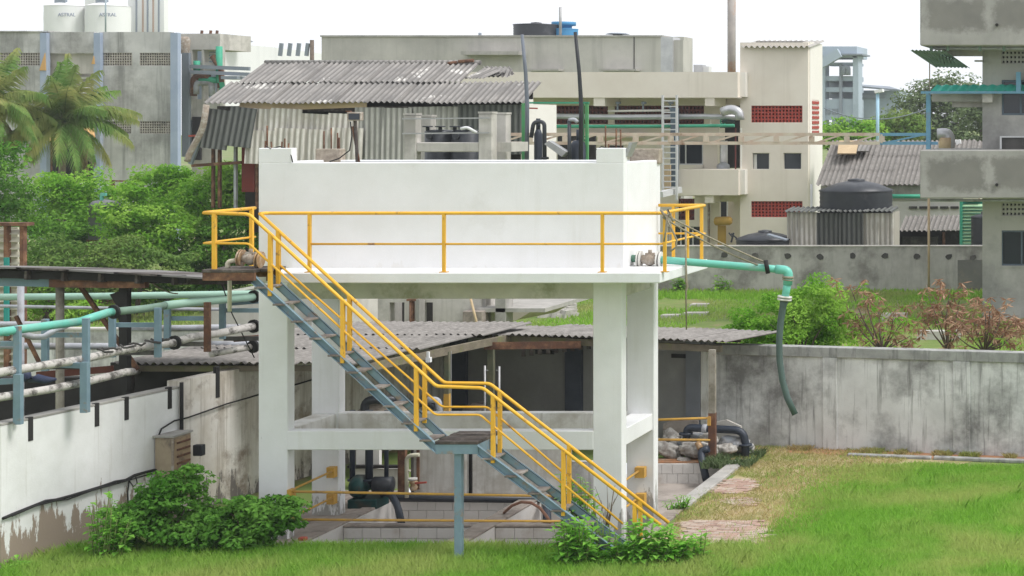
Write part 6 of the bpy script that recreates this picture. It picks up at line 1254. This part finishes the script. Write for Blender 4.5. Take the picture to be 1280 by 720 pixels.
keepR = lambda p: (U(p) > edge_u(p) + 14*wob(p) + 22*np.random.RandomState(8).normal(0,1,len(p))) & (p[:,1] < 34.3 - .5 + .25*wob(p)) & (U(p) < 1500)
P1 = scatter(210000, -9.5, .6, 24.6, 34.0, keepR, 1)
blades('lawn_grass', P1, .085, .011, grass_m, .5, 1)
Pw = scatter(26000, -9.5, .6, 24.6, 33.5, lambda p: keepR(p) & (np.sin(p[:,0]*2.1+np.sin(p[:,1]*1.7)*2)+np.sin(p[:,1]*2.9+p[:,0]) > .35), 21); blades('lawn_grass', Pw, .17, .012, grass_m, .55, 22)
keepL = lambda p: (p[:,0] > W0.x + .145*(p[:,1]-25.8) + .1) & (p[:,1] < 27.02 + .06*wob(p) + .15*(U(p) > 860)) & (U(p) < 990)
P2 = scatter(75000, -17.0, -6.4, 24.6, 27.3, keepL, 2)
d2 = np.clip((27.2-P2[:,1])/1.5, .0, 1)
blades('tall_grass', P2, .19, .013, grass_m, .45, 3)
P3 = scatter(9000, -14.6, -10.2, 26.7, 27.15, lambda p: U(p) > 375, 5); blades('tall_grass', P3, .15, .011, grass_m, .4, 6)
inpave = lambda p: ((U(p) > 850) & (U(p) < 960) & (V(p) > 652) & (V(p) < 693)) | (((U(p)-912)/34)**2+((V(p)-607)/12)**2 < 1)
keepD = lambda p: (U(p) < edge_u(p)+30) & (U(p) > np.interp(V(p), [560,585,642,700], [900,908,845,838])) & (V(p) < 700) & ~(inpave(p) & (np.random.RandomState(3).uniform(0,1,len(p)) < .965))
P4 = scatter(60000, -9.3, -3.2, 26.5, 35.9, keepD, 7); blades('dry_grass', P4, .06, .010, dry_m, .9, 8)
P5 = scatter(12000, -9.0, -3.0, 27, 35.9, lambda p: keepD(p) & (np.sin(p[:,0]*3+1)*np.sin(p[:,1]*1.3) > .25), 9); blades('lawn_grass', P5, .07, .010, grass_m, .6, 10)
keepW = lambda p: (np.abs(p[:,1] - (B.y + (p[:,0]-B.x)*dv.y/dv.x) + .12) < .12) & (np.sin(p[:,0]*4.0)+np.sin(p[:,0]*9.1) > .2)
P6 = scatter(60000, -9.2, 0, 34, 36.2, keepW, 11); blades('wall_weeds', P6, .10, .02, dry_m, .8, 12)
P7 = scatter(1500, -8.9, -8.0, 33.5, 34.9, lambda p: np.sin(p[:,0]*7)+np.sin(p[:,1]*6) > -.2, 13); blades('wall_weeds', P7, .16, .03, leafmat('grey_green_weed', (.12,.19,.08), (.2,.25,.13), .3), .7, 14)
keepF = lambda p: (U(p) > -30) & (U(p) < 1290) & (np.sin(p[:,0]*.9+2)*np.sin(p[:,1]*.55+p[:,0]*.3) < .55)
P8 = scatter(90000, -48, -4, 38.8, 68.2, keepF, 15); blades('field_grass', P8, .13, .045, grass_far, .5, 16)
P9 = scatter(5000, -22, -6, 65.5, 68.4, lambda p: U(p) > 820, 17); blades('field_grass', P9, .18, .06, grass_far, .4, 18)

# ------------------------------------------------------------------ haze
m = bpy.data.materials.new('haze'); m.use_nodes = True; n, l = m.node_tree.nodes, m.node_tree.links; n.remove(n['Principled BSDF'])
v = n.new('ShaderNodeVolumePrincipled'); v.inputs['Color'].default_value = (.93,.95,.97,1); v.inputs['Density'].default_value = .0005; v.inputs['Anisotropy'].default_value = .2
l.new(v.outputs[0], n['Material Output'].inputs['Volume'])
struct('haze', MB().box(-260,160,-8,300,-1.5,40), m, kind='stuff')
